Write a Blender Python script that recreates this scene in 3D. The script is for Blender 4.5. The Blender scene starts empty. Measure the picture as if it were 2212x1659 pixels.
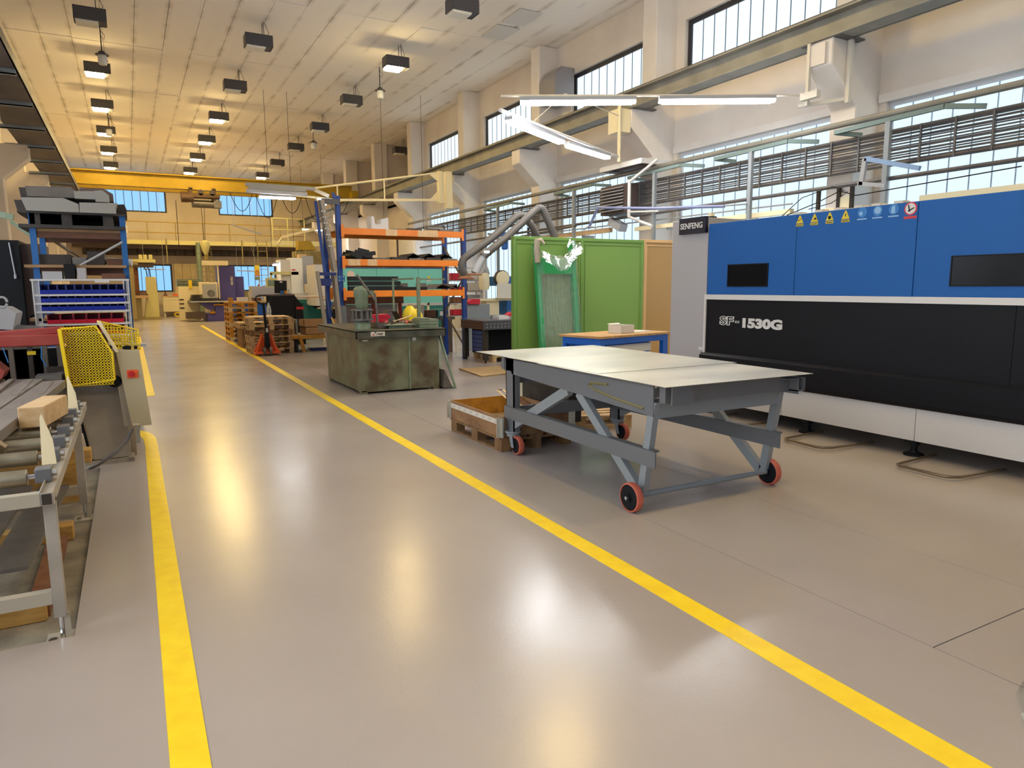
import bpy, math, random
from mathutils import Vector, Matrix
random.seed(7)
S = bpy.context.scene
COL = S.collection

# ------------------------------------------------------------------ camera
cam_d = bpy.data.cameras.new('camera')
cam = bpy.data.objects.new('camera', cam_d)
COL.objects.link(cam)
cam_d.sensor_fit = 'HORIZONTAL'
cam_d.sensor_width = 36.0
cam_d.lens = 1500.0 / 2212.0 * 36.0
cam_d.clip_start = 0.05
cam_d.clip_end = 200
def _n(v): return Vector(v).normalized()
_yv = _n((277 - 1106, 207.5, 1500))                    # hall axis seen from the camera (right, up, forward)
_D = (1500 ** 2 - 829 * 60.0) / 207.5
_zv = -_n((60.0, -_D, 1500))
_xv = _zv.cross(_yv).normalized()
_c = [Vector((_xv[i], _yv[i], _zv[i])) for i in range(3)]   # camera right, up, forward in the hall
_m = Matrix.Identity(4)
for _i in range(3):
    _m[_i][0], _m[_i][1], _m[_i][2] = _c[0][_i], _c[1][_i], -_c[2][_i]
_m[2][3] = 1.6
cam.matrix_world = _m
S.camera = cam

# ------------------------------------------------------------------ exposure, world, light levels
S.view_settings.view_transform = 'Standard'
S.view_settings.look = 'None'
S.view_settings.gamma = 1.0
S.view_settings.use_curve_mapping = False
S.view_settings.exposure = 0.15
W = bpy.data.worlds.new('sky'); S.world = W; W.use_nodes = True
W.node_tree.nodes['Background'].inputs[0].default_value = (0.45, 0.62, 1.0, 1)
W.node_tree.nodes['Background'].inputs[1].default_value = 0.8
LAMP_POWER = 215.0       # sodium high bays
LAMP_COL = (1.0, 0.72, 0.29)
TUBE_POWER = 45.0        # fluorescent battens
TUBE_COL = (0.95, 0.97, 1.0)
WIN_NEAR = (1.05, (0.70, 0.88, 1.0))
WIN_UP = (1.06, (0.80, 0.93, 1.0))
WIN_UNSEEN = (3.7, (0.86, 0.93, 1.0))   # unseen left and back windows, added and brightened to light the hall
WIN_FAR = (1.0, (0.28, 0.60, 1.0))

# ------------------------------------------------------------------ materials
def lin(c):
    if isinstance(c, str):
        c = tuple(int(c[i:i + 2], 16) / 255 for i in (0, 2, 4))
    return tuple(x / 12.92 if x <= .04045 else ((x + .055) / 1.055) ** 2.4 for x in c)
MATS = {}
def M(name, col, rough=.5, metal=0.0, col2=None, ns=6.0, n=.35, bump=0.0, bs=40.0, stretch=None, emit=None, es=0.0, alpha=1.0,
      coat=0.0, spec=.5, trans=0.0, lo=.35, hi=.7, det=5.0, rvar=0.0):
    m = bpy.data.materials.new(name); m.use_nodes = True
    N, L = m.node_tree.nodes, m.node_tree.links
    p = N['Principled BSDF']
    c = lin(col)
    p.inputs['Base Color'].default_value = (*c, 1)
    p.inputs['Roughness'].default_value = rough
    p.inputs['Metallic'].default_value = metal
    p.inputs['Specular IOR Level'].default_value = spec
    p.inputs['Coat Weight'].default_value = coat
    p.inputs['Alpha'].default_value = alpha
    p.inputs['Transmission Weight'].default_value = trans
    if emit:
        p.inputs['Emission Color'].default_value = (*emit, 1)
        p.inputs['Emission Strength'].default_value = es
    tc = N.new('ShaderNodeTexCoord')
    mp = N.new('ShaderNodeMapping')
    if stretch: mp.inputs['Scale'].default_value = stretch
    L.new(tc.outputs['Object'], mp.inputs[0])
    if col2 is not None:
        nz = N.new('ShaderNodeTexNoise'); nz.inputs['Scale'].default_value = ns; nz.inputs['Detail'].default_value = det
        L.new(mp.outputs[0], nz.inputs['Vector'])
        r = N.new('ShaderNodeValToRGB')
        r.color_ramp.elements[0].position = lo; r.color_ramp.elements[0].color = (*c, 1)
        r.color_ramp.elements[1].position = hi; r.color_ramp.elements[1].color = (*lin(col2), 1)
        L.new(nz.outputs['Fac'], r.inputs[0]); L.new(r.outputs[0], p.inputs['Base Color'])
        if rvar:
            mr = N.new('ShaderNodeMapRange'); mr.inputs[1].default_value = .3; mr.inputs[2].default_value = .7
            mr.inputs[3].default_value = rough - rvar; mr.inputs[4].default_value = rough + rvar
            L.new(nz.outputs['Fac'], mr.inputs[0]); L.new(mr.outputs[0], p.inputs['Roughness'])
    if bump:
        bz = N.new('ShaderNodeTexNoise'); bz.inputs['Scale'].default_value = bs; bz.inputs['Detail'].default_value = 4
        L.new(mp.outputs[0], bz.inputs['Vector'])
        b = N.new('ShaderNodeBump'); b.inputs['Strength'].default_value = bump; b.inputs['Distance'].default_value = .01
        L.new(bz.outputs['Fac'], b.inputs['Height']); L.new(b.outputs[0], p.inputs['Normal'])
    MATS[name] = m
    return m

M('wall', 'e2d9cf', .85, col2='d0c5ba', ns=.6, bump=.15, bs=30)
M('wallfar', 'd2c6b6', .85, col2='c0b29e', ns=.6, bump=.15, bs=30)
M('column', 'e4ddd6', .8, col2='d6cec6', ns=1.2, bump=.15, bs=30)
M('panelling', 'ecdcae', .7, col2='dcc890', ns=2)
M('roofdark', '8a7c68', .9)
M('rail', '8f8c84', .55, .2, col2='7b7870', ns=2)
M('raildark', '57555a', .55, .3, col2='6a6560', ns=3)
M('soffit', '5b555a', .8, col2='77706a', ns=1.5, stretch=(1, .3, 1))
M('angle', '9aa5ad', .5, .3)
M('concrete', '8f8674', .9, col2='6b6254', ns=5, bump=.5, bs=40)
M('lamphouse', '4b4a50', .5, .2)
M('lampoff', 'e6e2d6', .4)
M('lampon', 'fff0c8', .5, emit=LAMP_COL, es=LAMP_POWER)
M('tube', 'ffffff', .4, emit=TUBE_COL, es=TUBE_POWER)
M('jarglass', 'dfe3e6', .25, spec=.8)
M('frame_dark', '2b2b33', .5)
M('frame_pale', 'c9ccd2', .5)
M('winnear', '3c4a58', .45, spec=.2, emit=WIN_NEAR[1], es=WIN_NEAR[0])
M('winup', '3c4a58', .45, spec=.2, emit=WIN_UP[1], es=WIN_UP[0])
M('winunseen', 'cfe2f2', .3, emit=WIN_UNSEEN[1], es=WIN_UNSEEN[0])
M('winfar', '2c3c58', .45, spec=.2, emit=WIN_FAR[1], es=WIN_FAR[0])
M('yellowline', 'ffdf1e', .42, col2='f6cf10', ns=8)
M('gap', '3a332e', .9)
M('black', '121319', .5, bump=.05, bs=200, spec=.2)
M('blackmatt', '15161a', .6, spec=.25)
M('rubber', '1c1c1e', .7)
M('blue', '1d5ba4', .5, spec=.25, bump=.06, bs=260)
M('bluemetal', '2a66a8', .4, .2)
M('navy', '1e2d6e', .45)
M('rackblue', '24458f', .42, .1)
M('benchblue', '1f63c0', .4)
M('orange', 'f08a2c', .42, col2='e07a20', ns=3)
M('jackorange', 'e8602a', .4)
M('white', 'd2d0cf', .45)
M('offwhite', 'd6d0c4', .5)
M('grey', 'a9a7ab', .5, bump=.05, bs=220)
M('cartgrey', '6f7176', .42, .15, bump=.05, bs=180)
M('cartgrey2', '8e959a', .42, .15)
M('steel', 'c4c4bc', .36, .65, col2='d8d5c8', ns=1.3, stretch=(1, 3, 1), rvar=.05)
M('steeldark', '6e6b68', .42, .7, col2='8a8580', ns=5)
M('roller', 'a9a08c', .38, .8, col2='8b8068', ns=6)
M('chrome', 'cfcfcf', .2, 1.0)
M('bronze', '8c7b66', .35, .8)
M('rust', '7a4f38', .8, .2, col2='94684a', ns=9)
M('tyre', 'cc6a52', .5, col2='b85a48', ns=8)
M('wood', 'c8a878', .7, col2='a98a60', ns=4, stretch=(1, 9, 1), bump=.2, bs=20)
M('woodx', 'c9a06a', .7, col2='a87c4a', ns=4, stretch=(9, 1, 1), bump=.2, bs=20)
M('wooddark', '8d6a45', .75, col2='6c4d30', ns=4, stretch=(3, 3, 1), bump=.2, bs=20)
M('woodbox', '9a7552', .75, col2='7a5638', ns=3, stretch=(2, 1, 3), bump=.15, bs=20)
M('woodgold', 'c48a2c', .7, col2='a06a1e', ns=4, stretch=(2, 1, 3))
M('woodpale', 'e0bf95', .6, col2='cfa878', ns=4, stretch=(9, 1, 1))
M('ply', 'c7ab80', .75, col2='a98c62', ns=3, stretch=(2, 8, 1))
M('card', 'b08a60', .8, col2='a07a52', ns=3)
M('green', '77994a', .4, bump=.05, bs=240)
M('greenframe', '6d9244', .38)
M('green2', '2f9a58', .35)
M('benchgreen', '5c4c3a', .5, .15, col2='7f8468', ns=3.6, bump=.25, bs=14, lo=.36, hi=.66, det=10, rvar=.12)
M('benchtop', '4d5148', .4, .4, col2='6e6a5c', ns=5)
M('oldgreen', '76856c', .45, .2, col2='8b9884', ns=8)
M('brown', '6b4632', .65, col2='5a3a2a', ns=5)
M('darkbrown', '4e403c', .6)
M('teal', '7fd2c6', .45)
M('tealdark', '2f7d72', .5)
M('tan', 'b08a52', .45, bump=.08, bs=200)
M('tanframe', 'd8ad74', .45)
M('cream', 'ece0bc', .55)
M('craneyellow', 'b8981a', .5, col2='a88a14', ns=2)
M('paleyellow', 'd0c88a', .55)
M('olive', '9a8c60', .6)
M('yellow', 'f2d21c', .42)
M('red', 'c4232c', .42)
M('redarm', '8f2a26', .42, col2='a04a44', ns=3)
M('binblue', '2136a4', .38)
M('binred', 'c8243c', .38)
M('binredin', 'a83048', .45)
M('binwhite', 'cfd0d4', .5)
M('lightgrey', 'a9abb0', .5)
M('purple', '4c4690', .45)
M('hose', '5f5a56', .6, bump=.6, bs=60, stretch=(1, 1, 1))
M('plastic', 'd8e4de', .06, alpha=.16, spec=1.0, bump=1.0, bs=10)
M('plasticwhite', 'd0d2d6', .15, alpha=.38, spec=.8, bump=.8, bs=8)
M('plasticgrey', '8c888a', .3, bump=.7, bs=12)
M('glassdark', '0b0e13', .2, spec=.15)
M('sawbody', 'a79d8e', .5, col2='978c7c', ns=4)
M('sawbox', 'b3a98c', .45)
M('copper', '5f4638', .5, .4)
M('stickblue', '2f78bd', .5)
M('signyellow', 'd8c02c', .5)
M('pinkpaper', 'e9d2c2', .6)
M('graphite', '3a3836', .5, .4, col2='4b4440', ns=7)
M('graphite2', '69645f', .5, .5, col2='7b746c', ns=5)
M('profile', '2b2c2e', .4, .5)

M('tubesoft', 'ffffff', .4, emit=(.75, .92, 1.0), es=6)
M('navyblack', '15172c', .4)
M('lightblue', '86b2dc', .5)
M('chalk', '857c56', .6)
M('woodpale2', 'a89a88', .6)
M('purpleblue', '46548a', .45)
M('oldgreenx', '7b8a62', .5)
M('cartgrey2x', 'b3aca2', .45, .2, col2='a09a90', ns=5)
M('offgrey', 'b5ae9e', .5, .15)
M('graphite2y', '8d857f', .45, .45, col2='9f9890', ns=4, stretch=(6, 1, 1))
M('woodblock', 'd8bb94', .7, col2='c49e68', ns=5, stretch=(1, 6, 4), bump=.2, bs=20)
M('woodx2', 'c9a05a', .7, col2='aa8040', ns=4, stretch=(2, 8, 8), bump=.2, bs=20)
M('woodboard', 'a8855e', .7, col2='8f6c48', ns=3, stretch=(1, 6, 1))
M('lightgrey2', '9c9a94', .5, .3)
M('rust2', '6b3a34', .6)
M('binbluein', '3a4890', .5)
M('navyband', '1c3a8a', .45)
M('whitebright', 'f2f2ea', .4)
M('rustyellow', 'a58a48', .6)
M('brown3', '3a2218', .8)
M('uprightgrey', '8f8578', .5, .2)
M('postarm', '6c7f7c', .5, .2)
M('bluepale', '8089ae', .5)
M('bluelight', '8aa8d2', .5)
M('winstrip', '9db4cc', .5)
M('winstripdark', '66788c', .5)
M('brownmetal', '6a5038', .6, .3, col2='4c3a2a', ns=6)
M('winstripfar', '2d5a9c', .5)
M('brown2', '6e5c54', .6)

# clear film: mostly see-through with crinkled highlights
for nm_, fac_, sc_, st_ in (('plastic', .15, 5, (4, 4, .3)), ('plasticwhite', .38, 5, (1, 1, 1))):
    m_ = MATS[nm_]; N, L = m_.node_tree.nodes, m_.node_tree.links
    g_ = N.new('ShaderNodeBsdfGlossy'); g_.inputs['Roughness'].default_value = .12; g_.inputs['Color'].default_value = (.9, .95, .92, 1)
    t_ = N.new('ShaderNodeBsdfTransparent'); t_.inputs['Color'].default_value = (.93, .96, .94, 1)
    x_ = N.new('ShaderNodeMixShader'); x_.inputs[0].default_value = fac_
    tc_ = N.new('ShaderNodeTexCoord'); mp_ = N.new('ShaderNodeMapping'); mp_.inputs['Scale'].default_value = st_; L.new(tc_.outputs['Object'], mp_.inputs[0])
    z_ = N.new('ShaderNodeTexNoise'); z_.inputs['Scale'].default_value = sc_; z_.inputs['Detail'].default_value = 3; L.new(mp_.outputs[0], z_.inputs['Vector'])
    b_ = N.new('ShaderNodeBump'); b_.inputs['Strength'].default_value = 1.0; b_.inputs['Distance'].default_value = .03
    L.new(z_.outputs['Fac'], b_.inputs['Height']); L.new(b_.outputs[0], g_.inputs['Normal'])
    L.new(t_.outputs[0], x_.inputs[1]); L.new(g_.outputs[0], x_.inputs[2]); L.new(x_.outputs[0], N['Material Output'].inputs['Surface'])

# floor: glossy grey-beige epoxy with orange-peel patches and wear
fm = bpy.data.materials.new('epoxy'); fm.use_nodes = True
N, L = fm.node_tree.nodes, fm.node_tree.links
p = N['Principled BSDF']
tc = N.new('ShaderNodeTexCoord')
n1 = N.new('ShaderNodeTexNoise'); n1.inputs['Scale'].default_value = .55; n1.inputs['Detail'].default_value = 6
L.new(tc.outputs['Object'], n1.inputs['Vector'])
r1 = N.new('ShaderNodeValToRGB')
r1.color_ramp.interpolation = 'EASE'; r1.color_ramp.elements[0].position = .2; r1.color_ramp.elements[0].color = (*lin('a39995'), 1)
r1.color_ramp.elements[1].position = .8; r1.color_ramp.elements[1].color = (*lin('b0a7a2'), 1)
L.new(n1.outputs['Fac'], r1.inputs[0]); L.new(r1.outputs[0], p.inputs['Base Color'])
n2 = N.new('ShaderNodeTexNoise'); n2.inputs['Scale'].default_value = 1.3; n2.inputs['Detail'].default_value = 3
L.new(tc.outputs['Object'], n2.inputs['Vector'])
mr = N.new('ShaderNodeMapRange'); mr.inputs[1].default_value = .2; mr.inputs[2].default_value = .8; mr.interpolation_type = 'SMOOTHSTEP'
mr.inputs[3].default_value = .20; mr.inputs[4].default_value = .265
L.new(n2.outputs['Fac'], mr.inputs[0]); L.new(mr.outputs[0], p.inputs['Roughness'])
n3 = N.new('ShaderNodeTexNoise'); n3.inputs['Scale'].default_value = 55; n3.inputs['Detail'].default_value = 2
L.new(tc.outputs['Object'], n3.inputs['Vector'])
n4 = N.new('ShaderNodeTexNoise'); n4.inputs['Scale'].default_value = 4; n4.inputs['Detail'].default_value = 2
L.new(tc.outputs['Object'], n4.inputs['Vector'])
ad = N.new('ShaderNodeMath'); ad.operation = 'MULTIPLY_ADD'; ad.inputs[1].default_value = 1.2
L.new(n4.outputs['Fac'], ad.inputs[2]); ad.inputs[0].default_value = 0
bp = N.new('ShaderNodeBump'); bp.inputs['Strength'].default_value = .12; bp.inputs['Distance'].default_value = .004
L.new(n3.outputs['Fac'], bp.inputs['Height']); L.new(bp.outputs[0], p.inputs['Normal'])
p.inputs['Specular IOR Level'].default_value = .55
MATS['epoxy'] = fm

# ceiling panels: cream, with soot along the seams (each panel has its own coordinates)
cm = bpy.data.materials.new('ceilpanel'); cm.use_nodes = True
N, L = cm.node_tree.nodes, cm.node_tree.links
p = N['Principled BSDF']; p.inputs['Roughness'].default_value = .85
tc = N.new('ShaderNodeTexCoord'); oi = N.new('ShaderNodeObjectInfo')
sp = N.new('ShaderNodeSeparateXYZ'); L.new(tc.outputs['Object'], sp.inputs[0])
ab = N.new('ShaderNodeMath'); ab.operation = 'ABSOLUTE'; L.new(sp.outputs[0], ab.inputs[0])
e1 = N.new('ShaderNodeMapRange'); e1.inputs[1].default_value = .24; e1.inputs[2].default_value = .345
L.new(ab.outputs[0], e1.inputs[0])
va = N.new('ShaderNodeVectorMath'); va.operation = 'ADD'; L.new(tc.outputs['Object'], va.inputs[0]); L.new(oi.outputs['Location'], va.inputs[1])
nz = N.new('ShaderNodeTexNoise'); nz.inputs['Scale'].default_value = 1.6; nz.inputs['Detail'].default_value = 6
L.new(va.outputs[0], nz.inputs['Vector'])
rr = N.new('ShaderNodeValToRGB'); rr.color_ramp.elements[0].position = .42; rr.color_ramp.elements[1].position = .68
L.new(nz.outputs['Fac'], rr.inputs[0])
mu = N.new('ShaderNodeMath'); mu.operation = 'MULTIPLY'; L.new(e1.outputs[0], mu.inputs[0]); L.new(rr.outputs[0], mu.inputs[1])
m2 = N.new('ShaderNodeMath'); m2.operation = 'MULTIPLY'; m2.inputs[1].default_value = .45; L.new(mu.outputs[0], m2.inputs[0])
mx = N.new('ShaderNodeMixRGB'); mx.inputs[1].default_value = (*lin('f5efe8'), 1); mx.inputs[2].default_value = (*lin('7c6a4c'), 1)
L.new(m2.outputs[0], mx.inputs[0]); L.new(mx.outputs[0], p.inputs['Base Color'])
MATS['ceilpanel'] = cm

# ------------------------------------------------------------------ mesh building
class B:
    def __init__(s): s.v = []; s.f = []; s.mi = []
    def add(s, v, f):
        k = len(s.v); s.v += [tuple(x) for x in v]; s.f += [[i + k for i in q] for q in f]; return s
    def box(s, x0, y0, z0, x1, y1, z1):
        v = [(x0, y0, z0), (x1, y0, z0), (x1, y1, z0), (x0, y1, z0), (x0, y0, z1), (x1, y0, z1), (x1, y1, z1), (x0, y1, z1)]
        return s.add(v, [(0, 3, 2, 1), (4, 5, 6, 7), (0, 1, 5, 4), (1, 2, 6, 5), (2, 3, 7, 6), (3, 0, 4, 7)])
    def bar(s, p, q, w, h, up=(0, 0, 1)):
        p, q = Vector(p), Vector(q); d = (q - p).normalized(); u = Vector(up)
        a = d.cross(u)
        if a.length < 1e-4: a = d.cross(Vector((0, 1, 0)))
        a.normalize(); b = a.cross(d).normalized()
        a *= w / 2; b *= h / 2
        v = [p - a - b, p + a - b, p + a + b, p - a + b, q - a - b, q + a - b, q + a + b, q - a + b]
        return s.add(v, [(0, 1, 2, 3), (4, 7, 6, 5), (0, 4, 5, 1), (1, 5, 6, 2), (2, 6, 7, 3), (3, 7, 4, 0)])
    def tube(s, p, q, r, n=10, r2=None):
        return s.pipe([p, q], [r, r if r2 is None else r2], n)
    def pipe(s, pts, r, n=8):
        P = [Vector(x) for x in pts]; R = r if isinstance(r, (list, tuple)) else [r] * len(P)
        V = []; ref = None
        for i, pt in enumerate(P):
            d = (P[min(i + 1, len(P) - 1)] - P[max(i - 1, 0)]).normalized()
            if ref is None:
                ref = d.cross(Vector((0, 0, 1)))
                if ref.length < 1e-3: ref = d.cross(Vector((0, 1, 0)))
            ref = (ref - d * ref.dot(d)).normalized(); b = d.cross(ref)
            V += [pt + (ref * math.cos(2 * math.pi * k / n) + b * math.sin(2 * math.pi * k / n)) * R[i] for k in range(n)]
        F = [(i * n + k, i * n + (k + 1) % n, (i + 1) * n + (k + 1) % n, (i + 1) * n + k) for i in range(len(P) - 1) for k in range(n)]
        F += [tuple(range(n - 1, -1, -1)), tuple((len(P) - 1) * n + k for k in range(n))]
        return s.add(V, F)
    def prism(s, poly, ax, a, b):
        def mk(u, v, w): return {'x': (w, u, v), 'y': (u, w, v), 'z': (u, v, w)}[ax]
        n = len(poly)
        V = [mk(u, v, a) for u, v in poly] + [mk(u, v, b) for u, v in poly]
        F = [tuple(range(n - 1, -1, -1)), tuple(range(n, 2 * n))] + [(i, (i + 1) % n, n + (i + 1) % n, n + i) for i in range(n)]
        return s.add(V, F)
    def lathe(s, prof, c, ax='z', n=16, ring=False):
        V = []
        for r, h in prof:
            for k in range(n):
                a = 2 * math.pi * k / n; u, v = r * math.cos(a), r * math.sin(a)
                V.append({'z': (c[0] + u, c[1] + v, c[2] + h), 'x': (c[0] + h, c[1] + u, c[2] + v), 'y': (c[0] + u, c[1] + h, c[2] + v)}[ax])
        m = len(prof)
        if ring: return s.add(V, [(i * n + k, i * n + (k + 1) % n, ((i + 1) % m) * n + (k + 1) % n, ((i + 1) % m) * n + k) for i in range(m) for k in range(n)])
        F = [(i * n + k, i * n + (k + 1) % n, (i + 1) * n + (k + 1) % n, (i + 1) * n + k) for i in range(m - 1) for k in range(n)]
        if prof[0][0] > 1e-5: F.append(tuple(range(n - 1, -1, -1)))
        if prof[-1][0] > 1e-5: F.append(tuple((m - 1) * n + k for k in range(n)))
        return s.add(V, F)
    def quad(s, *p): return s.add(p, [tuple(range(len(p)))])
    def slab(s, p, t, nrm=(0, 0, 1)):
        nv = Vector(nrm) * t; n = len(p); V = [Vector(x) for x in p] + [Vector(x) + nv for x in p]
        return s.add(V, [tuple(range(n - 1, -1, -1)), tuple(range(n, 2 * n))] + [(i, (i + 1) % n, n + (i + 1) % n, n + i) for i in range(n)])
    def tray(s, x0, y0, z0, x1, y1, z1, t=.01):
        s.box(x0, y0, z0, x1, y1, z0 + t); s.box(x0, y0, z0, x0 + t, y1, z1); s.box(x1 - t, y0, z0, x1, y1, z1)
        s.box(x0, y0, z0, x1, y0 + t, z1); return s.box(x0, y1 - t, z0, x1, y1, z1)
    def frame(s, ax, at, d, a0, b0, a1, b1, w):
        # rectangular ring in the plane ax = at, depth d
        for (p, q, r, t) in ((a0, b0, a1, b0 + w), (a0, b1 - w, a1, b1), (a0, b0 + w, a0 + w, b1 - w), (a1 - w, b0 + w, a1, b1 - w)):
            if ax == 'x': s.box(at, p, q, at + d, r, t)
            elif ax == 'y': s.box(p, at, q, r, at + d, t)
            else: s.box(p, q, at, r, t, at + d)
        return s
    def text(s, t, size, org, right, up, ext=.002, shear=0.0, bold=0.0, align='LEFT', outline=0.0, sx=1.0, fit=None):
        cu = bpy.data.curves.new('lettering', 'FONT'); cu.body = t; cu.size = size; cu.extrude = ext; cu.shear = shear
        cu.offset = bold; cu.align_x = align; cu.resolution_u = 3
        if outline: cu.fill_mode = 'NONE'; cu.bevel_depth = outline; cu.bevel_resolution = 0; cu.extrude = 0
        o = bpy.data.objects.new('lettering', cu); me = bpy.data.meshes.new_from_object(o)
        r, u = Vector(right), Vector(up); w = r.cross(u)
        if fit:
            xs = [v.co.x for v in me.vertices]; x0 = min(xs); sx = fit / (max(xs) - x0)
        V = [Vector(org) + r * (v.co.x * sx) + u * v.co.y + w * v.co.z for v in me.vertices]
        F = [tuple(p.vertices) for p in me.polygons]
        bpy.data.objects.remove(o); bpy.data.curves.remove(cu); bpy.data.meshes.remove(me)
        return s.add(V, F)
    def rot(s, ang, c, ax='z'):
        Rm = Matrix.Rotation(ang, 3, ax.upper()); c = Vector(c)
        s.v = [tuple(Rm @ (Vector(v) - c) + c) for v in s.v]; return s

OFF = {}
def obj(name, b, mat, parent=None, smooth=True, bevel=0.0):
    off = OFF.get(parent.name, Vector((0, 0, 0))) if parent else Vector((0, 0, 0))
    me = bpy.data.meshes.new(name)
    me.from_pydata([tuple(Vector(v) - off) for v in b.v], [], b.f)
    me.materials.append(MATS[mat])
    if smooth and me.polygons:
        me.polygons.foreach_set('use_smooth', [True] * len(me.polygons))
        me.set_sharp_from_angle(angle=math.radians(32))
    me.update()
    o = bpy.data.objects.new(name, me); COL.objects.link(o)
    if parent:
        o.parent = parent; OFF[o.name] = off
    if bevel:
        bv = o.modifiers.new('bevel', 'BEVEL'); bv.width = bevel; bv.segments = 2; bv.limit_method = 'ANGLE'
    return o
def tag(o, label, cat, group=None):
    o['label'] = label; o['category'] = cat
    if group: o['group'] = group
    return o
def thing(name, label, cat, loc=(0, 0, 0), group=None, rz=0.0):
    o = bpy.data.objects.new(name, None); COL.objects.link(o)
    o.location = loc; o.rotation_euler = (0, 0, rz); o.empty_display_size = .1
    OFF[o.name] = Vector(loc) if rz == 0 else Vector((0, 0, 0))   # rotated things are built in local coordinates
    return tag(o, label, cat, group)
def struct(name, b, mat, parent=None, **k):
    o = obj(name, b, mat, parent, **k)
    if not parent: o['kind'] = 'structure'
    return o
def sgroup(name):
    o = bpy.data.objects.new(name, None); COL.objects.link(o); o['kind'] = 'structure'; OFF[o.name] = Vector((0, 0, 0)); return o
def single(name, b, mat, label, cat, group=None, **k): return tag(obj(name, b, mat, **k), label, cat, group)
def dup(root, loc=None, label=None, rz=None, group=None):
    r = root.copy(); COL.objects.link(r)
    if loc is not None: r.location = loc
    if rz is not None: r.rotation_euler = (0, 0, rz)
    if label: r['label'] = label
    if group: r['group'] = group
    for ch in list(root.children):
        c = ch.copy(); COL.objects.link(c); c.parent = r
        for g in list(ch.children):
            d = g.copy(); COL.objects.link(d); d.parent = c
    return r
def inst(me_obj, loc, parent, rz=0.0):
    c = me_obj.copy(); COL.objects.link(c); c.parent = parent; c.location = loc; c.rotation_euler = (0, 0, rz); return c
ORD = ['first', 'second', 'third', 'fourth', 'fifth', 'sixth', 'seventh', 'eighth', 'ninth', 'tenth', 'eleventh', 'twelfth']
# ------------------------------------------------------------------ the building
X0, X1, YB, YF, ZC = -3.05, 10.5, -11.0, 44.0, 7.87
CY = [-6.9, -2.2, 2.5, 7.2, 11.9, 16.6, 21.4, 26.2, 30.8, 35.4, 40.1]      # near edges of the columns
fl = sgroup('floor')
def slab_piece(x0, y0, x1, y1): obj('slab', B().box(x0, y0, -.12, x1, y1, 0), 'epoxy', fl)
# the floor is cast in slabs; the pit of bare concrete under the roller conveyor stays open
slab_piece(-3.05, YB, -.62, 3.64); slab_piece(-.62, YB, 3.017, 3.64); slab_piece(-.335, 3.64, 3.017, 7.13)
slab_piece(-3.05, 7.13, 3.017, 44); slab_piece(-3.05, 3.64, -1.6, 7.13)
slab_piece(3.023, YB, 4.048, 1.637); slab_piece(3.023, 1.643, 4.048, 44); slab_piece(4.053, YB, 10.5, 44); slab_piece(10.5, 26, 13.2, 44)
obj('subfloor', B().box(-3.1, YB, -.2, 13.3, 44, -.1), 'gap', fl)
obj('pit_bed', B().box(-1.6, 3.64, -.1, -.335, 7.13, -.03), 'concrete', fl)
obj('joint_filler', B().box(3.017, YB, -.05, 3.023, 44, -.004), 'gap', fl)
y_ = YB
ln = B().slab([(2.255, -3, .0), (2.375, -3, .0), (2.50, 12, .0), (2.685, 32.4, .0), (2.55, 32.4, .0), (2.375, 12, .0)], .003)
struct('floor_marking', ln, 'yellowline')
pts_o = [(.125, 1.0), (.15, 7.9)] + [(-.1 + .25 * math.cos(a), 8.1 + .75 * math.sin(a)) for a in [i * math.pi / 16 for i in range(1, 9)]] + [(-.4, 8.86)]
pts_i = [(.0, 1.0), (.035, 7.9)] + [(-.12 + .15 * math.cos(a), 8.1 + .55 * math.sin(a)) for a in [i * math.pi / 16 for i in range(1, 9)]] + [(-.4, 8.66)]
ln = B()
for i in range(len(pts_o) - 1):
    ln.slab([(*pts_i[i], 0), (*pts_o[i], 0), (*pts_o[i + 1], 0), (*pts_i[i + 1], 0)], .003)
struct('floor_marking', ln, 'yellowline')
struct('floor_marking', B().box(.12, 11.6, 0, .235, 26, .003), 'yellowline')

# walls
wr = B()
def wall_with_holes(b, ax, at, th, u0, u1, z0, z1, holes):
    # holes: (ua, ub, za, zb); the wall is built of boxes around them
    zs = sorted({z0, z1, *[h[2] for h in holes], *[h[3] for h in holes]})
    for za, zb in zip(zs, zs[1:]):
        row = sorted([h for h in holes if h[2] <= za + 1e-6 and h[3] >= zb - 1e-6])
        u = u0
        for h in row + [(u1, u1, 0, 0)]:
            if h[0] > u + 1e-6:
                if ax == 'x': b.box(at, u, za, at + th, h[0], zb)
                else: b.box(u, at, za, h[0], at + th, zb)
            u = h[1]
    return b
low = [(c + .86, c + 4.58, .95, 4.38) for c in CY[:7]]
upp = [(c + .55, c + (4.0 if abs(c - 11.9) < .1 else 4.45), 5.78, 7.02) for c in CY[:7]]
struct('wall_right', wall_with_holes(B(), 'x', X1, .3, YB, 26.65, 0, ZC, low + upp).box(X1, 26.65, 0, X1 + .3, 44, 5.15), 'wall')
lowl = [(c + .86, c + 4.58, 1.2, 4.38) for c in CY[:4]]; uppl = [(c + .55, c + 4.45, 5.7, 7.02) for c in CY[:4]]
struct('wall_left', wall_with_holes(B(), 'x', X0 - .3, .3, YB, 44, 0, ZC, lowl + uppl), 'wall')
far_holes = [(-2.7, 2.2, 5.72, 7.3), (4.88, 7.9, 5.72, 7.3), (-.12, 2.24, 1.37, 2.9), (5.1, 7.88, 1.37, 2.9)]
struct('wall_far', wall_with_holes(B(), 'y', YF, .3, X0, 13.3, 0, ZC, far_holes), 'wallfar')
back_holes = [(-2.2, 1.6, 1.2, 4.38), (2.0, 5.8, 1.2, 4.38), (6.2, 9.8, 1.2, 4.38), (-2.2, 1.6, 5.3, 7.1), (2.0, 5.8, 5.3, 7.1), (6.2, 9.8, 5.3, 7.1)]
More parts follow.
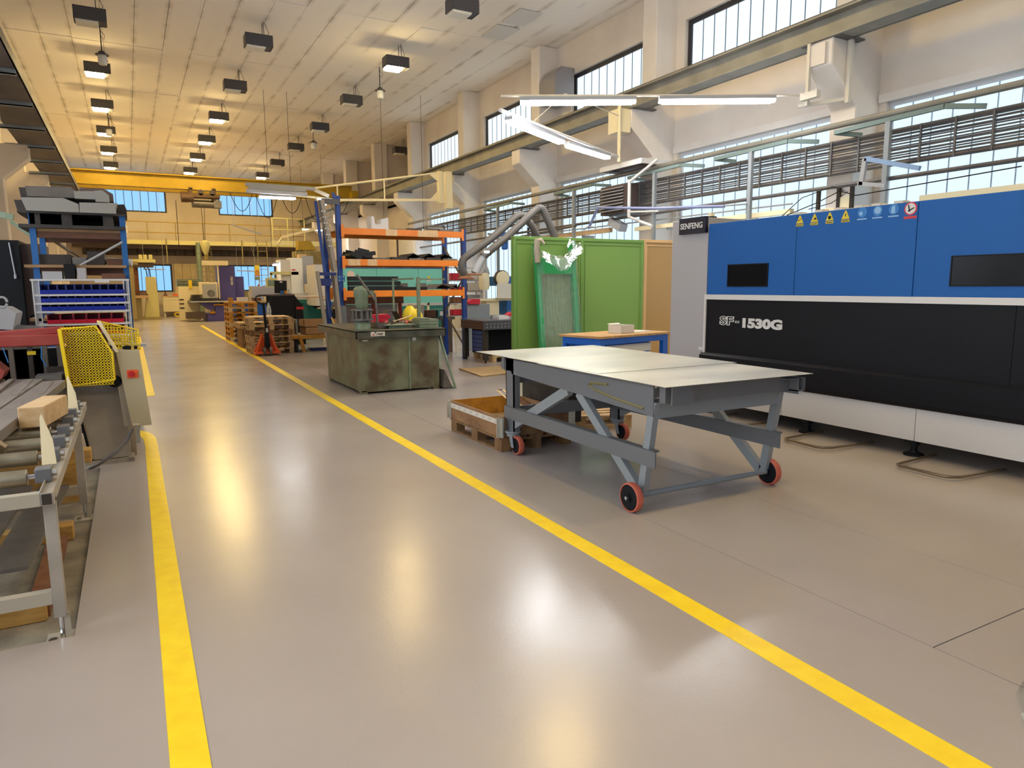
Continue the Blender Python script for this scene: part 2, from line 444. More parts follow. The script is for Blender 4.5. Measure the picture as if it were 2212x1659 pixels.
struct('wall_back', wall_with_holes(B(), 'y', YB - .3, .3, X0 - .3, X1 + .3, 0, ZC, back_holes), 'wall')
al = B().box(13.0, 26.3, 5.15, 13.3, 44, ZC).box(10.2, 31.0, 5.15, 13.0, 31.25, ZC).box(10.2, 35.6, 5.15, 13, 35.85, ZC).box(10.2, 40.3, 5.15, 13, 40.55, ZC)
struct('wall_alcove', al.box(10.5, 26.3, 5.15, 13.0, 26.64, ZC).box(10.5, 26.3, 5.05, 13.2, 44, 5.15), 'wall')
# windows of upright channel-glass strips
wn = [0]
def window(ax, at, u0, u1, z0, z1, mat, fmat, fw=.06, pw=.31, transom=None, sgn=1):
    wn[0] += 1
    w = sgroup('window_%d' % wn[0])
    fr = B().frame(ax, at - .03, .12, u0, z0, u1, z1, fw)
    if transom:
        if ax == 'x': fr.box(at - .05, u0, transom - .05, at + .1, u1, transom + .05)
    obj('window_frame', fr, fmat, w)
    n = max(3, round((u1 - u0 - 2 * fw) / pw)); s = (u1 - u0 - 2 * fw) / n
    first = sfirst = None
    for i in range(n):
        c = u0 + fw + s * (i + .5)
        zc = (z0 + z1) / 2; h = (z1 - z0) / 2 - fw
        if first is None:
            g = s / 2 - .009
            bb = B().box(0, -g, -h, .04, g, h) if ax == 'x' else B().box(-g, 0, -h, g, .04, h)
            first = obj('pane', bb, mat, w); first.location = (at, c, zc) if ax == 'x' else (c, at, zc)
        else: inst(first, (at, c, zc) if ax == 'x' else (c, at, zc), w)
        if i:
            cj = u0 + fw + s * i
            if sfirst is None:
                bb = B().box(0, -.007, -h, .014, .007, h) if ax == 'x' else B().box(-.016, 0, -h, .016, .014, h)
                sfirst = obj('joint_strip', bb, {'winfar': 'winstripfar', 'winup': 'winstripdark'}.get(mat, 'winstrip'), w)
                sfirst.location = (at - .012 * sgn if sgn > 0 else at + .04, cj, zc) if ax == 'x' else (cj, at - .012, zc)
            else: inst(sfirst, (at - .012 * sgn if sgn > 0 else at + .04, cj, zc) if ax == 'x' else (cj, at - .012, zc), w)
    if ax == 'x': obj('joint_glow', B().box(at + .045 * sgn, u0 + .02, z0 + .02, at + .06 * sgn, u1 - .02, z1 - .02), 'winjoint', w)
    else: obj('joint_glow', B().box(u0 + .02, at + .045, z0 + .02, u1 - .02, at + .06, z1 - .02), 'winjointfar', w)
M('winjoint', '20262e', .5, emit=(.30, .46, .72), es=.75)  # daylight glow put into the sheet behind the pane gaps
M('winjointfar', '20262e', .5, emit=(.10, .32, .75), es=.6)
for h in low: window('x', X1 + .12, *h, 'winnear', 'frame_pale', transom=1.86)
for h in upp: window('x', X1 + .12, *h, 'winup', 'frame_dark', fw=.1)
for h in lowl + uppl: window('x', X0 - .12, *h, 'winunseen', 'frame_pale', sgn=-1)  # left-wall windows out of view, added for their light
for h in back_holes: window('y', YB - .15, *h, 'winunseen', 'frame_pale', pw=.6)  # back-wall windows, likewise unseen and added to brighten the hall
for h in far_holes: window('y', YF + .1, *h, 'winfar', 'frame_dark', fw=.08, pw=.4)
# window heads and sills on the right wall
for h in low[1:]:
    struct('trim_head', B().box(X1 - .05, h[0] - .12, 4.38, X1 + .02, h[1] + .1, 4.5), 'column')
# columns with corbels for the crane
for i, c in enumerate(CY):
    poly = [(10.55, 0), (9.95, 0), (9.95, 4.28), (9.34, 4.83), (9.34, 5.2), (9.95, 5.2), (9.95, ZC), (10.55, ZC)]
    struct('column', B().prism(poly, 'y', c, c + .45), 'column', bevel=.02)
    poly = [(-3.1, 0), (-2.5, 0), (-2.5, 4.28), (-1.93, 4.8), (-1.93, 5.12), (-2.5, 5.12), (-2.5, ZC), (-3.1, ZC)]
    struct('column', B().prism(poly, 'y', c, c + .45), 'column', bevel=.02)
# ceiling: plank panels with sooty gaps
ce = sgroup('ceiling')
obj('roof_deck', B().box(X0 - .3, YB - .3, ZC + .08, 13.4, 44.3, ZC + .2), 'roofdark', ce)
rnd = random.Random(3)
ys = [YB, -6.7, -2.0, 2.7, 7.4, 12.1, 16.85, 21.6, 26.4, 31.0, 35.6, 40.2, 44.0]
for j in range(len(ys) - 1):
    L_ = ys[j + 1] - ys[j] - .03
    fb = {}
    for k in range(-3, 22):
        xc = -1.48 + .685 * k + .3425
        if xc > 10.8 and ys[j] < 26: continue
        if xc < X0 - .2: continue
        if 'p' not in fb:
            o = obj('panel', B().box(-.338, -L_ / 2, 0, .338, L_ / 2, .05), 'ceilpanel', ce); fb['p'] = o
        else: o = inst(fb['p'], (0, 0, 0), ce)
        o.location = (xc, (ys[j] + ys[j + 1]) / 2, ZC + rnd.uniform(-.012, .012))
for (x, y) in ((8.6, 16.25), (8.6, 15.15)):
    obj('patch_panel', B().box(x - .3, y - .45, ZC - .03, x + .3, y + .45, ZC - .012), 'white', ce)
# edge beam at the top of the right wall
# crane runway beams
rb = sgroup('runway_beam')
b = B().box(9.3, YB, 5.2, 9.62, 44, 5.225).box(9.44, YB, 5.225, 9.47, 44, 5.53).box(9.3, YB, 5.53, 9.62, 44, 5.555)
obj('girder', b, 'rail', rb); obj('crane_rail', B().box(9.43, YB, 5.555, 9.49, 44, 5.63), 'raildark', rb)
obj('stiffener', B().box(9.66, YB, 5.2, 9.68, 44, 5.5), 'rail', rb)
for c in CY: obj('bearing_plate', B().box(9.36, c - .12, 5.19, 9.9, c + .57, 5.215), 'raildark', rb)
lb = sgroup('runway_beam')
obj('girder', B().box(-1.95, YB, 5.2, -1.6, 44, 5.6), 'raildark', lb)
obj('soffit_board', B().box(-2.12, YB, 5.14, -1.34, 44, 5.2), 'soffit', lb)
obj('edge_angle', B().box(-1.36, YB, 5.14, -1.33, 44, 5.3), 'raildark', lb)
y = -4.55
while y < 43:
    obj('cross_angle', B().box(-2.4, y, 5.06, -1.36, y + .05, 5.14).box(-2.4, y, 5.06, -1.36, y + .12, 5.075), 'angle', lb); y += 2.36
# far wall cladding boards below the heater pipes, and the pipe bank itself
cl = sgroup('trim_cladding')
for x in [2.35 + .42 * k for k in range(6)]:
    obj('board', B().box(x, 43.93, .9, x + .405, 44, 2.95), 'panelling', cl)
# ------------------------------------------------------------------ lamps under the ceiling
def lamp_proto(on):
    t = thing('high_bay_lamp', 'x', 'ceiling lamp', (0, 0, 0), 'box lamps under the ceiling')
    b = B().box(-.31, -.19, .25, .31, .19, .27).box(-.31, -.19, 0, -.295, .19, .25).box(.295, -.19, 0, .31, .19, .25)
    b.box(-.295, -.19, 0, .295, -.175, .25).box(-.295, .175, 0, .295, .19, .25)
    obj('housing', b, 'lamphouse', t, bevel=.006)
    obj('gear_box', B().box(.16, -.17, .012, .29, .17, .25), 'lamphouse', t)
    obj('diffuser', B().prism([(-.29, .03), (-.27, -.045), (.13, -.045), (.155, .03)], 'y', -.17, .17), 'lampon' if on else 'lampoff', t)
    for s in (-.12, .12): obj('hanger_rod', B().tube((.12, s, .27), (.12, s * .6, ZC - 7.27), .008, 5), 'black', t)
    obj('cable', B().pipe([(.2, 0, .27), (.26, .02, .38), (.2, 0, .5), (.16, 0, ZC - 7.27)], .006, 5), 'black', t)
    return t
pon, poff = lamp_proto(True), lamp_proto(False); used = {True: False, False: False}
rows = {'left': (-.30, [0, 1, 1, 1, 1, 1, 1], 0), 'middle': (3.15, [0, 0, 1, 1, 1, 1, 1], 0), 'right': (6.59, [0, 1, 0, 0, 0, 0, 1], -1)}
LZ = 7.27
def put_lamp(x, y, on, lab):
    p = pon if on else poff
    if not used[on]: used[on] = True; p.location = (x, y, LZ); p['label'] = lab
    else: dup(p, (x, y, LZ), lab)
for rn, (x, seq, k0) in rows.items():
    for i, on in enumerate(seq):
        if rn != 'right' and i == 6: continue
        y = (3.16 + .72 * (i + k0)) * 5.8
        put_lamp(x, y, bool(on), '%s grey box lamp, %s from the front in the %s ceiling row' % ('lit' if on else 'unlit', ORD[i], rn))
put_lamp(10.75, 29.6, False, 'unlit grey box lamp in the ceiling alcove beyond the wall columns')
n_ = 0
for x, ks in ((6.59, (-2, -4)), (3.15, (-4,))):          # rows go on overhead, unseen; the nearest two are added to light the hall
    for k in ks:
        n_ += 1
        put_lamp(x, (3.16 + .72 * k) * 5.8, True, 'unseen lit grey box lamp overhead above the view, number %s along' % ORD[n_ - 1])
def jar_lamp(x, y, z, lab):
    t = thing('jar_lamp', lab, 'ceiling lamp', (x, y, z), 'jar lamps under the ceiling')
    obj('glass_jar', B().lathe([(.001, 0), (.08, 0), (.1, .03), (.1, .2), (.085, .23)], (x, y, z)), 'jarglass', t)
    obj('cap', B().lathe([(.15, .22), (.15, .235), (.09, .25), (.07, .3), (.02, .33)], (x, y, z)), 'lamphouse', t)
    obj('stem', B().tube((x, y, z + .33), (x, y, ZC), .012, 6).pipe([(x, y, ZC - .1), (x + .09, y, ZC - .2), (x + .07, y, ZC - .3), (x, y, ZC - .22)], .006, 5), 'black', t)
jar_lamp(-.15, 20.4, 6.98, 'hanging jar lamp with white glass in the left lamp row')
jar_lamp(6.8, 20.3, 6.98, 'hanging glass jar lamp between two boxes of the right lamp row')
jar_lamp(6.8, 28.6, 6.98, 'small hanging jar lamp farther along the right lamp row')
jar_lamp(-.2, 29.6, 7.0, 'small white jar lamp hanging far down the left lamp row')

# ------------------------------------------------------------------ fluorescent battens on swing jibs
def batten(p, q, root, w=.13, h=.05):
    p, q = Vector(p), Vector(q); d = (q - p).normalized()
    hb = obj('batten_body', B().bar(p + Vector((0, 0, .055)), q + Vector((0, 0, .055)), w, .05), 'lightgrey', root)
    a = d * .05
    b = B().bar(p + a, q - a, w * .95, h).bar(p, p + a, w * .75, h * .6).bar(q - a, q, w * .75, h * .6)
    obj('diffuser', b, 'tube', hb, bevel=.01)
t = thing('lamp_jib', 'pair of bright fluorescent battens on a cable by the near crane bracket', 'light fitting', (9.2, 7.3, 4.4))
batten((5.46, 9.68, 4.36), (7.0, 8.82, 4.36), t); batten((7.3, 8.64, 4.36), (8.84, 7.78, 4.36), t)
obj('boom', B().tube((5.2, 9.82, 4.47), (9.22, 7.6, 4.45), .018, 8), 'offwhite', t)
obj('mount', B().box(9.17, 7.3, 4.36, 9.26, 7.6, 4.46), 'offwhite', t)
t = thing('lamp_jib', 'slanting pair of lit battens on a cream swing pole', 'light fitting', (9.0, 11.88, 4.1))
batten((5.32, 9.8, 4.1), (6.94, 10.79, 4.1), t); batten((7.14, 10.95, 4.1), (8.57, 11.63, 4.1), t)
obj('boom', B().tube((5.1, 9.66, 4.22), (8.98, 11.86, 4.2), .03, 8), 'white', t)
obj('pole', B().tube((9.0, 11.86, 4.1), (9.0, 11.86, 5.25), .035, 8), 'cream', t)
obj('corbel_box', B().box(9.05, 11.92, 4.72, 9.335, 12.3, 5.18), 'cream', t)  # cream box standing in for the corbel's lamp-lit yellow face
obj('stay_wire', B().tube((9.0, 11.86, 5.0), (7.0, 10.8, 4.95), .008, 5).tube((7.0, 10.8, 4.95), (6.0, 10.2, 4.25), .006, 5), 'offwhite', t)
# long cream jib over the pallet rack
t = thing('lamp_jib', 'long cream two-rail jib arm reaching over the orange rack', 'jib', (8.85, 20.9, 4.2))
obj('mast', B().box(8.8, 20.82, 4.2, 8.92, 20.98, 5.18).box(9.05, 20.8, 4.05, 9.25, 21.0, 5.18).box(9.2, 20.9, 4.9, 9.36, 21.45, 5.1).box(8.85, 20.86, 4.22, 9.2, 20.94, 5.17), 'cream', t)
obj('top_rail', B().tube((8.82, 20.9, 5.13), (4.2, 20.9, 4.3), .03, 8), 'cream', t)
obj('bottom_rail', B().bar((8.82, 20.9, 4.3), (5.0, 20.9, 4.1), .06, .07).bar((5.2, 20.9, 4.15), (3.2, 21.1, 4.3), .05, .06), 'cream', t)
for x, z0, z1 in ((7.04, 4.22, 4.8), (5.6, 4.13, 4.54)): obj('strut', B().tube((x, 20.9, z0), (x, 20.9, z1), .022, 8), 'cream', t)
obj('gusset', B().prism([(8.82, 4.27), (8.82, 4.6), (8.5, 4.28)], 'y', 20.88, 20.92).prism([(8.82, 5.15), (8.82, 4.85), (8.5, 5.07)], 'y', 20.88, 20.92), 'cream', t)
obj('cable', B().pipe([(8.5, 20.9, 4.2), (8.6, 20.9, 3.9), (8.8, 20.9, 3.8), (9.0, 20.9, 3.9), (9.1, 20.9, 4.1)], .012, 5), 'white', t)
t = thing('lamp_jib', 'cluster of grey battens hung at the end of the cream jib', 'light fitting', (3.9, 20.8, 4.2))
for i, (p, q) in enumerate((((3.05, 20.9, 4.42), (4.9, 20.7, 4.38)), ((3.1, 20.7, 4.32), (4.6, 20.5, 4.3)), ((3.0, 20.5, 4.2), (4.6, 20.4, 4.18)))):
    obj('batten_body', B().bar(p, q, .16, .09), 'lightgrey', t)
batten((3.3, 20.3, 4.02), (4.25, 20.25, 4.02), t)
obj('end_bracket', B().bar((4.9, 20.9, 4.4), (5.3, 20.7, 4.2), .08, .1).bar((4.9, 20.6, 4.1), (5.4, 20.9, 4.15), .05, .06), 'offwhite', t)
obj('spot_head', B().lathe([(.001, 0), (.09, .0), (.07, .12), (.03, .18)], (5.1, 20.6, 3.93)), 'tubesoft', t) if 'tubesoft' in MATS else None
# battens farther off
def batten_thing(p, q, lab, rods=True):
    t = thing('batten_lamp', lab, 'light fitting', tuple((Vector(p) + Vector(q)) / 2))
    batten(p, q, t)
    for r in (p, q): obj('hanger_wire', B().tube((r[0], r[1], r[2] + .07), (r[0], r[1], ZC), .006, 4), 'black', t)
batten_thing((7.9, 23.6, 3.35), (8.95, 22.6, 3.47), 'bright batten lamp behind the orange rack top shelf')
batten_thing((8.3, 38.0, 4.6), (8.5, 34.5, 4.3), 'lit batten lamp below the far right bracket')
batten_thing((4.25, 24.3, 2.32), (4.95, 24.2, 2.4), 'short lit batten above the white milling centre')

# ------------------------------------------------------------------ bridge crane at the far end
t = thing('bridge_crane', 'yellow bridge crane spanning the hall below the ceiling', 'crane', (3.7, 33, 5.63))
obj('main_girder', B().box(-1.75, 32.75, 5.68, 9.45, 32.77, 6.2).box(-1.75, 32.6, 5.66, 9.45, 32.95, 5.7).box(-1.75, 32.6, 6.18, 9.45, 32.95, 6.22), 'craneyellow', t)
obj('second_girder', B().box(-1.75, 34.2, 5.7, 9.45, 34.5, 6.25), 'craneyellow', t)
for x in (-1.8, 9.3): obj('end_carriage', B().box(x, 32.2, 5.63, x + .3, 35, 5.95), 'craneyellow', t)
obj('festoon_rail', B().tube((2.9, 32.5, 5.62), (9.3, 32.5, 5.62), .02, 6), 'raildark', t)
for i in range(5):
    x = 4.1 + i * 1.05
    obj('festoon_cable', B().pipe([(x + .9 * k / 8, 32.5, 5.6 - (.75 + .25 * (i % 2)) * 4 * (k / 8) * (1 - k / 8)) for k in range(9)], .014, 5), 'black', t)
t = thing('hoist', 'grimy hoist trolley with motors under the yellow crane girder', 'hoist', (2.9, 33, 5.0))
obj('trolley', B().box(2.3, 32.5, 5.35, 3.7, 33.1, 5.5).box(2.5, 32.6, 5.25, 2.65, 33, 5.75).box(3.4, 32.6, 5.25, 3.55, 33, 5.75), 'brownmetal', t)
obj('motor', B().lathe([(.15, 0), (.17, .05), (.17, .4), (.12, .48)], (2.2, 32.6, 5.3), 'x').lathe([(.001, -.02), (.22, 0), (.22, .25), (.001, .3)], (2.2, 32.75, 5.35), 'x'), 'brownmetal', t)
for x in (2.95, 3.4): obj('wheel', B().lathe([(.001, 0), (.12, .0), (.12, .06), (.001, .06)], (x, 32.5, 5.55), 'y'), 'darkbrown', t)
obj('drum', B().lathe([(.14, 0), (.16, .02), (.16, .9), (.14, .92)], (2.6, 32.8, 5.1), 'x'), 'graphite2', t)
obj('gear_case', B().box(3.45, 32.6, 4.95, 3.75, 33, 5.25), 'steeldark', t)
for dx in (.0, .12): obj('rope', B().tube((2.96 + dx, 32.8, 5.0), (2.99 + dx * .3, 32.8, 3.55), .01, 4), 'black', t)
obj('pendant_cable', B().tube((2.0, 32.8, 5.2), (2.0, 32.8, 3.0), .012, 4), 'black', t)
t = thing('hook_block', 'yellow teardrop hook block hanging from the crane hoist', 'crane hook', (3.02, 32.8, 3.0))
obj('block', B().lathe([(.06, -.32), (.15, -.12), (.19, .08), (.17, .2), (.05, .28)], (3.02, 32.8, 3.32), 'z', 14), 'paleyellow', t)
obj('hook', B().pipe([(3.02 + .07 * math.sin(a) * (1 if a > 0 else 1), 32.8, 2.9 + .1 * math.cos(a)) for a in [i * .6 for i in range(0, 9)]], .022, 6), 'craneyellow', t)

# ------------------------------------------------------------------ heating pipes on the right wall
t = thing('pipe_register', 'long bank of dark heating pipes running along the right wall', 'radiator', (9.62, 10, 3.2))
nt = 13
for k in range(nt):
    z = 3.27 + .455 * k / (nt - 1)
    obj('pipe', B().tube((9.62, -3, z), (9.62, 25.8, z), .0105 if 0 < k < nt - 1 else .03, 6), 'raildark', t)
for k in range(7):
    z = 3.31 + .37 * k / 6
    obj('pipe', B().tube((9.72, -3, z), (9.72, 25.8, z), .011, 5), 'raildark', t)
first = None; y = -2.8; i = 0
while y < 25.8:
    if first is None: first = obj('clamp', B().box(9.585, 9.988, 2.95, 9.61, 10.012, 3.45), 'raildark', t); first.location = (0, y - 10, .3)
    else: inst(first, (0, y - 10, .3), t)
    y += .46; i += 1
single('steam_pipe', B().tube((9.5, -3, 3.95), (9.5, 25.5, 3.95), .045, 10), 'rail', 'tan service pipe running above the bank of heating pipes', 'pipe')
single('air_pipe', B().tube((9.45, -3, 3.08), (9.45, 25.5, 3.0), .03, 8), 'raildark', 'thin dark pipe running below the bank of heating pipes', 'pipe')
for i, y in enumerate((6.28, 8.72, 11.2, 14.1, 18.0)):
    t = thing('pipe_stand', 'grey post with slanting top arm holding the pipes, %s from the front' % ORD[i], 'post', (9.4, y, 0), 'posts that hold the wall pipes')
    obj('post', B().box(9.37, y - .035, 0, 9.43, y + .035, 3.82), 'cartgrey2', t)
    obj('arm', B().bar((9.4, y + .85, 3.83), (9.4, y - .75, 3.86), .05, .06).bar((9.4, y - .75, 3.86), (9.62, y - 1.15, 3.8), .05, .06).bar((9.4, y + .85, 3.83), (9.62, y + .55, 3.76), .05, .06), 'postarm', t)
t = thing('fan_heater', 'brown fan heater box with louvre slats on the pipe bank', 'heater', (9.35, 12.2, 3.1))
obj('case', B().box(9.3, 11.95, 3.12, 9.8, 12.88, 3.72), 'darkbrown', t)
for k in range(8): obj('louvre', B().bar((9.26, 12.05, 3.19 + k * .066), (9.26, 12.83, 3.19 + k * .066), .05, .008, up=(-.5, 0, 1)), 'lightgrey', t)
t = thing('hanging_rail', 'white bent bracket rail hanging beside the fan heater', 'bracket', (9.2, 11.5, 2.9))
obj('rail', B().tube((9.2, 11.75, 3.0), (9.2, 11.75, 3.75), .035, 8).tube((9.2, 11.75, 3.7), (9.3, 11.0, 4.05), .03, 8).tube((9.2, 11.75, 3.0), (9.1, 10.9, 2.75), .03, 8).tube((9.2, 11.75, 3.1), (9.35, 11.0, 3.05), .02, 8), 'white', t)
t = thing('cable_boom', 'pale blue cable arm sagging below the heating pipes', 'bracket', (9.0, 11, 3.1))
obj('boom', B().pipe([(9.0, 12.9, 2.85), (9.0, 12.6, 3.22), (9.0, 12.5, 3.25), (9.0, 10.7, 3.06), (9.0, 8.9, 2.92)], .03, 6), 'bluepale', t)
obj('stay', B().tube((9.0, 8.9, 2.93), (9.38, 8.74, 2.96), .015, 6), 'lightgrey', t)
obj('hook_tip', B().pipe([(9.0, 13.1, 2.83), (9.0, 12.9, 2.88), (9.0, 12.6, 2.84)], .02, 5), 'lightgrey', t)
t = thing('cable_boom', 'pale blue angle arm beside the near bracket column', 'bracket', (9.0, 6, 3.2))
obj('boom', B().bar((9.0, 6.32, 3.3), (9.0, 5.55, 3.06), .05, .06), 'bluelight', t)
obj('stay', B().tube((9.0, 6.34, 2.98), (9.38, 6.3, 2.98), .015, 6), 'lightgrey', t)
obj('drop', B().bar((9.0, 6.32, 3.3), (9.0, 6.36, 2.95), .05, .06).bar((9.0, 6.4, 2.98), (9.0, 6.0, 2.9), .05, .05), 'lightgrey', t)
# steel brackets on the near corbels
t = thing('corbel_box', 'pale steel box bracket strapped to the near crane column', 'bracket', (9.2, 7.2, 4.2))
obj('plate', B().box(9.3, 7.3, 4.85, 9.338, 7.6, 5.15), 'column', t)
obj('strap', B().box(9.28, 7.55, 4.3, 9.335, 7.6, 5.19), 'offwhite', t); obj('strap', B().box(9.66, 7.13, 4.3, 9.73, 7.195, 5.19), 'offwhite', t)
obj('clamp_bar', B().bar((9.28, 7.72, 4.32), (9.72, 7.14, 4.36), .05, .05), 'offwhite', t)
single('wrapped_unit', B().prism([(9.9, 6.3), (10.49, 6.3), (10.49, 7.15), (10.1, 7.15), (9.9, 6.9)], 'y', 15.75, 16.55), 'plasticgrey', 'grey plastic wrapped box beside the second high window', 'box', bevel=.03)
# conduits and trunking on the near column
t = thing('wall_trunking', 'dark conduits and pale boards on the column behind the laser cutter', 'trunking', (9.93, 7.2, 1.5))
for y in (7.12, 7.35, 7.72): obj('conduit', B().box(9.88, y, 1.0, 9.93, y + .05, 3.1), 'gap', t)
obj('board', B().box(9.9, 7.17, 1.6, 9.94, 7.35, 2.95).box(9.9, 7.4, 1.6, 9.94, 7.7, 2.8), 'cream', t)

t = thing('channel_tray', 'white open channel with brown inside beside the cream lamp pole', 'bracket', (9.6, 11.9, 4.0))
obj('tray', B().box(9.1, 11.3, 4.0, 9.16, 12.6, 4.1).box(9.85, 11.3, 4.0, 9.9, 12.6, 4.1).box(9.1, 11.25, 4.0, 9.9, 11.3, 4.1).box(9.1, 12.6, 4.0, 9.9, 12.65, 4.1), 'white', t)
obj('inside', B().box(9.16, 11.3, 4.04, 9.85, 12.6, 4.06), 'brown', t)
t = thing('wall_duct', 'cream cable duct along the wall above the green partition', 'cable duct', (9.6, 12, 2.8))
obj('duct', B().box(9.55, 12.9, 2.78, 9.65, 16.0, 2.88), 'woodpale', t); obj('duct', B().box(9.55, 8.0, 2.74, 9.65, 12.0, 2.82), 'cream', t); obj('clip_rail', B().tube((9.6, 8, 2.9), (9.6, 16, 2.95), .015, 6), 'lightgrey', t)
for y in (9, 11, 14): obj('bracket', B().box(9.6, y, 2.7, 9.94, y + .04, 2.78), 'lightgrey', t)
t = thing('wall_spot', 'small tilted grey box lamp above the green partition', 'light fitting', (9.5, 12.5, 2.85))
obj('case', B().box(9.4, 12.3, 2.82, 9.6, 12.75, 2.98).rot(.4, (9.5, 12.5, 2.9), 'x'), 'lightgrey', t); obj('stay', B().bar((9.5, 12.4, 2.95), (9.45, 12.95, 3.2), .04, .03), 'white', t)
# ------------------------------------------------------------------ laser cutting machine
XM = 6.3
t = thing('laser_cutter', 'large blue, black and white laser cutting machine along the right side', 'machine', (XM + 1, 3, 0))
obj('side_cabinet', B().box(XM + .02, 6.5, .08, XM + 2.3, 7.15, 2.42), 'grey', t, bevel=.01)
obj('base_frame', B().box(XM + .35, -3, .2, XM + 2.2, 6.5, .5), 'blackmatt', t)
obj('core', B().box(XM + .06, -3, .5, XM + 2.2, 6.48, 2.3), 'blackmatt', t)
ys_ = [6.47, 5.175, 3.87, 2.1, .4, -3]
for i in range(len(ys_) - 1):
    a, c = ys_[i + 1] + .003, ys_[i] - .003
    u = obj('upper_panel', B().box(XM, a, 1.48, XM + .05, c, 2.335), 'blue', t, bevel=.004)
for a, c in ((5.54, 6.12), (1.9, 3.53)):
    w = obj('window_glass', B().box(XM - .006, a, 1.585, XM + .01, c, 1.825), 'glassdark', t)
    obj('window_rim', B().frame('x', XM - .01, .01, a - .012, 1.573, c + .012, 1.837, .012), 'black', w)
obj('belt_strip', B().box(XM - .015, -3, 1.42, XM + .05, 6.48, 1.48), 'white', t)
obj('edge_post', B().box(XM - .01, 6.47, .5, XM + .05, 6.5, 1.48), 'white', t)
ys_ = [6.47, 3.0, -3]
for i in range(2): obj('lower_panel', B().box(XM + .005, ys_[i + 1] + .002, .76, XM + .05, ys_[i] - .002, 1.42), 'black', t)
obj('bumper', B().prism([(XM + .05, .46), (XM - .03, .46), (XM - .045, .5), (XM - .045, .73), (XM + .0, .765), (XM + .05, .765)], 'y', -3, 6.52), 'black', t, smooth=False)
ys_ = [6.5, 5.26, 3.75, 1.9, .2, -3]
for i in range(len(ys_) - 1): obj('skirt_panel', B().box(XM - .0, ys_[i + 1] + .003, .15, XM + .03, ys_[i] - .003, .46), 'white', t, bevel=.003)
lg = obj('model_lettering', B().text('SF', .135, (XM, 6.235, 1.122), (0, -1, 0), (0, 0, 1), outline=.0045, bold=.004, fit=.235), 'white', t)
obj('model_lettering', B().frame('x', XM - .004, .008, 5.925, 1.148, 5.985, 1.172, .006).text('1530G', .142, (XM, 5.905, 1.105), (0, -1, 0), (0, 0, 1), ext=.004, bold=.008, fit=.57), 'white', t)
sgn = obj('name_plate', B().box(XM - .035, 6.5, 2.235, XM + .02, 6.965, 2.435), 'navyblack' if 'navyblack' in MATS else 'blackmatt', t, bevel=.004)
obj('lettering', B().text('SENFENG', .098, (XM - .036, 6.94, 2.3), (0, -1, 0), (0, 0, 1), ext=.003, bold=.0022, fit=.395), 'white', sgn)
for i, y in enumerate((5.14, 4.96, 4.78, 4.6)):
    s = obj('warning_sticker', B().prism([(y - .045, 2.238), (y + .045, 2.238), (y + .006, 2.32), (y - .006, 2.32)], 'x', XM - .003, XM).box(XM - .003, y - .045, 2.208, XM, y + .045, 2.23), 'signyellow', t)
    g = B().box(XM - .004, y - .038, 2.215, XM - .003, y + .038, 2.222)
    if i == 0: g.prism([(y + .025, 2.258), (y - .02, 2.285), (y - .016, 2.29), (y + .03, 2.264)], 'x', XM - .004, XM - .003)
    elif i == 1: g.prism([(y - .03, 2.26), (y + .01, 2.262), (y - .012, 2.285)], 'x', XM - .004, XM - .003)
    elif i == 2: g.lathe([(.018, 0), (.018, .001)], (XM - .004, y, 2.268), 'x', 10)
    else: g.box(XM - .004, y - .004, 2.262, XM - .003, y + .004, 2.292)
    obj('symbol', g, 'blackmatt', s)
for i, y in enumerate((4.42, 4.26, 4.1)):
    s = obj('protection_sticker', B().lathe([(.05, 0), (.05, .003)], (XM - .003, y, 2.285), 'x', 20), 'stickblue', t)
    g = B().box(XM - .005, y - .05, 2.215, XM - .002, y + .05, 2.228)
    if i == 0: g.lathe([(.02, 0), (.02, .001)], (XM - .005, y + .012, 2.275), 'x', 12)
    elif i == 1: g.lathe([(.034, 0), (.034, .001)], (XM - .005, y, 2.29), 'x', 14)
    else: g.prism([(y - .015, 2.25), (y + .025, 2.25), (y + .02, 2.31), (y - .01, 2.32)], 'x', XM - .005, XM - .003)
    obj('symbol', g, 'lightblue' if 'lightblue' in MATS else 'lightgrey', s)
y = 3.94
s = obj('prohibition_sticker', B().lathe([(.06, 0), (.06, .003)], (XM - .003, y, 2.275), 'x', 24).box(XM - .003, y - .06, 2.185, XM, y + .06, 2.208), 'red', t)
obj('symbol', B().lathe([(.048, 0), (.048, .001)], (XM - .005, y, 2.275), 'x', 24), 'white', s)
obj('symbol', B().bar((XM - .006, y + .02, 2.31), (XM - .006, y + .005, 2.25), .008, .008).bar((XM - .006, y + .02, 2.255), (XM - .006, y - .035, 2.28), .008, .008), 'blackmatt', s)
obj('rating_label', B().box(XM + .015, 6.52, .78, XM + .02, 6.6, .82), 'white', t)
for yy in (6.4, 4.97, 3.79, 2.71):
    f_ = obj('foot', B().lathe([(.09, 0), (.09, .015), (.045, .03), (.03, .05), (.03, .14)], (XM + .08, yy, 0)).lathe([(.05, .1), (.05, .16)], (XM + .08, yy, 0)), 'blackmatt', t)
    obj('foot_bracket', B().box(XM + .02, yy - .05, .12, XM + .4, yy + .07, .22), 'blackmatt', f_)
    obj('lock_nut', B().lathe([(.04, .1), (.04, .13)], (XM + .08, yy, 0), 'z', 6), 'steeldark', f_)
for yy in (5.72, 4.5, 3.3):
    R_ = .03
    pts = [(6.45, yy + .33, .03), (5.9, yy + .30, .03), (5.82, yy + .29, .03), (5.78, yy + .25, .03), (5.76, yy - .12, .03), (5.79, yy - .18, .03), (5.86, yy - .22, .03), (6.45, yy - .26, .03)]
    obj('foot_rail', B().pipe(pts, .013, 8), 'bronze', t)
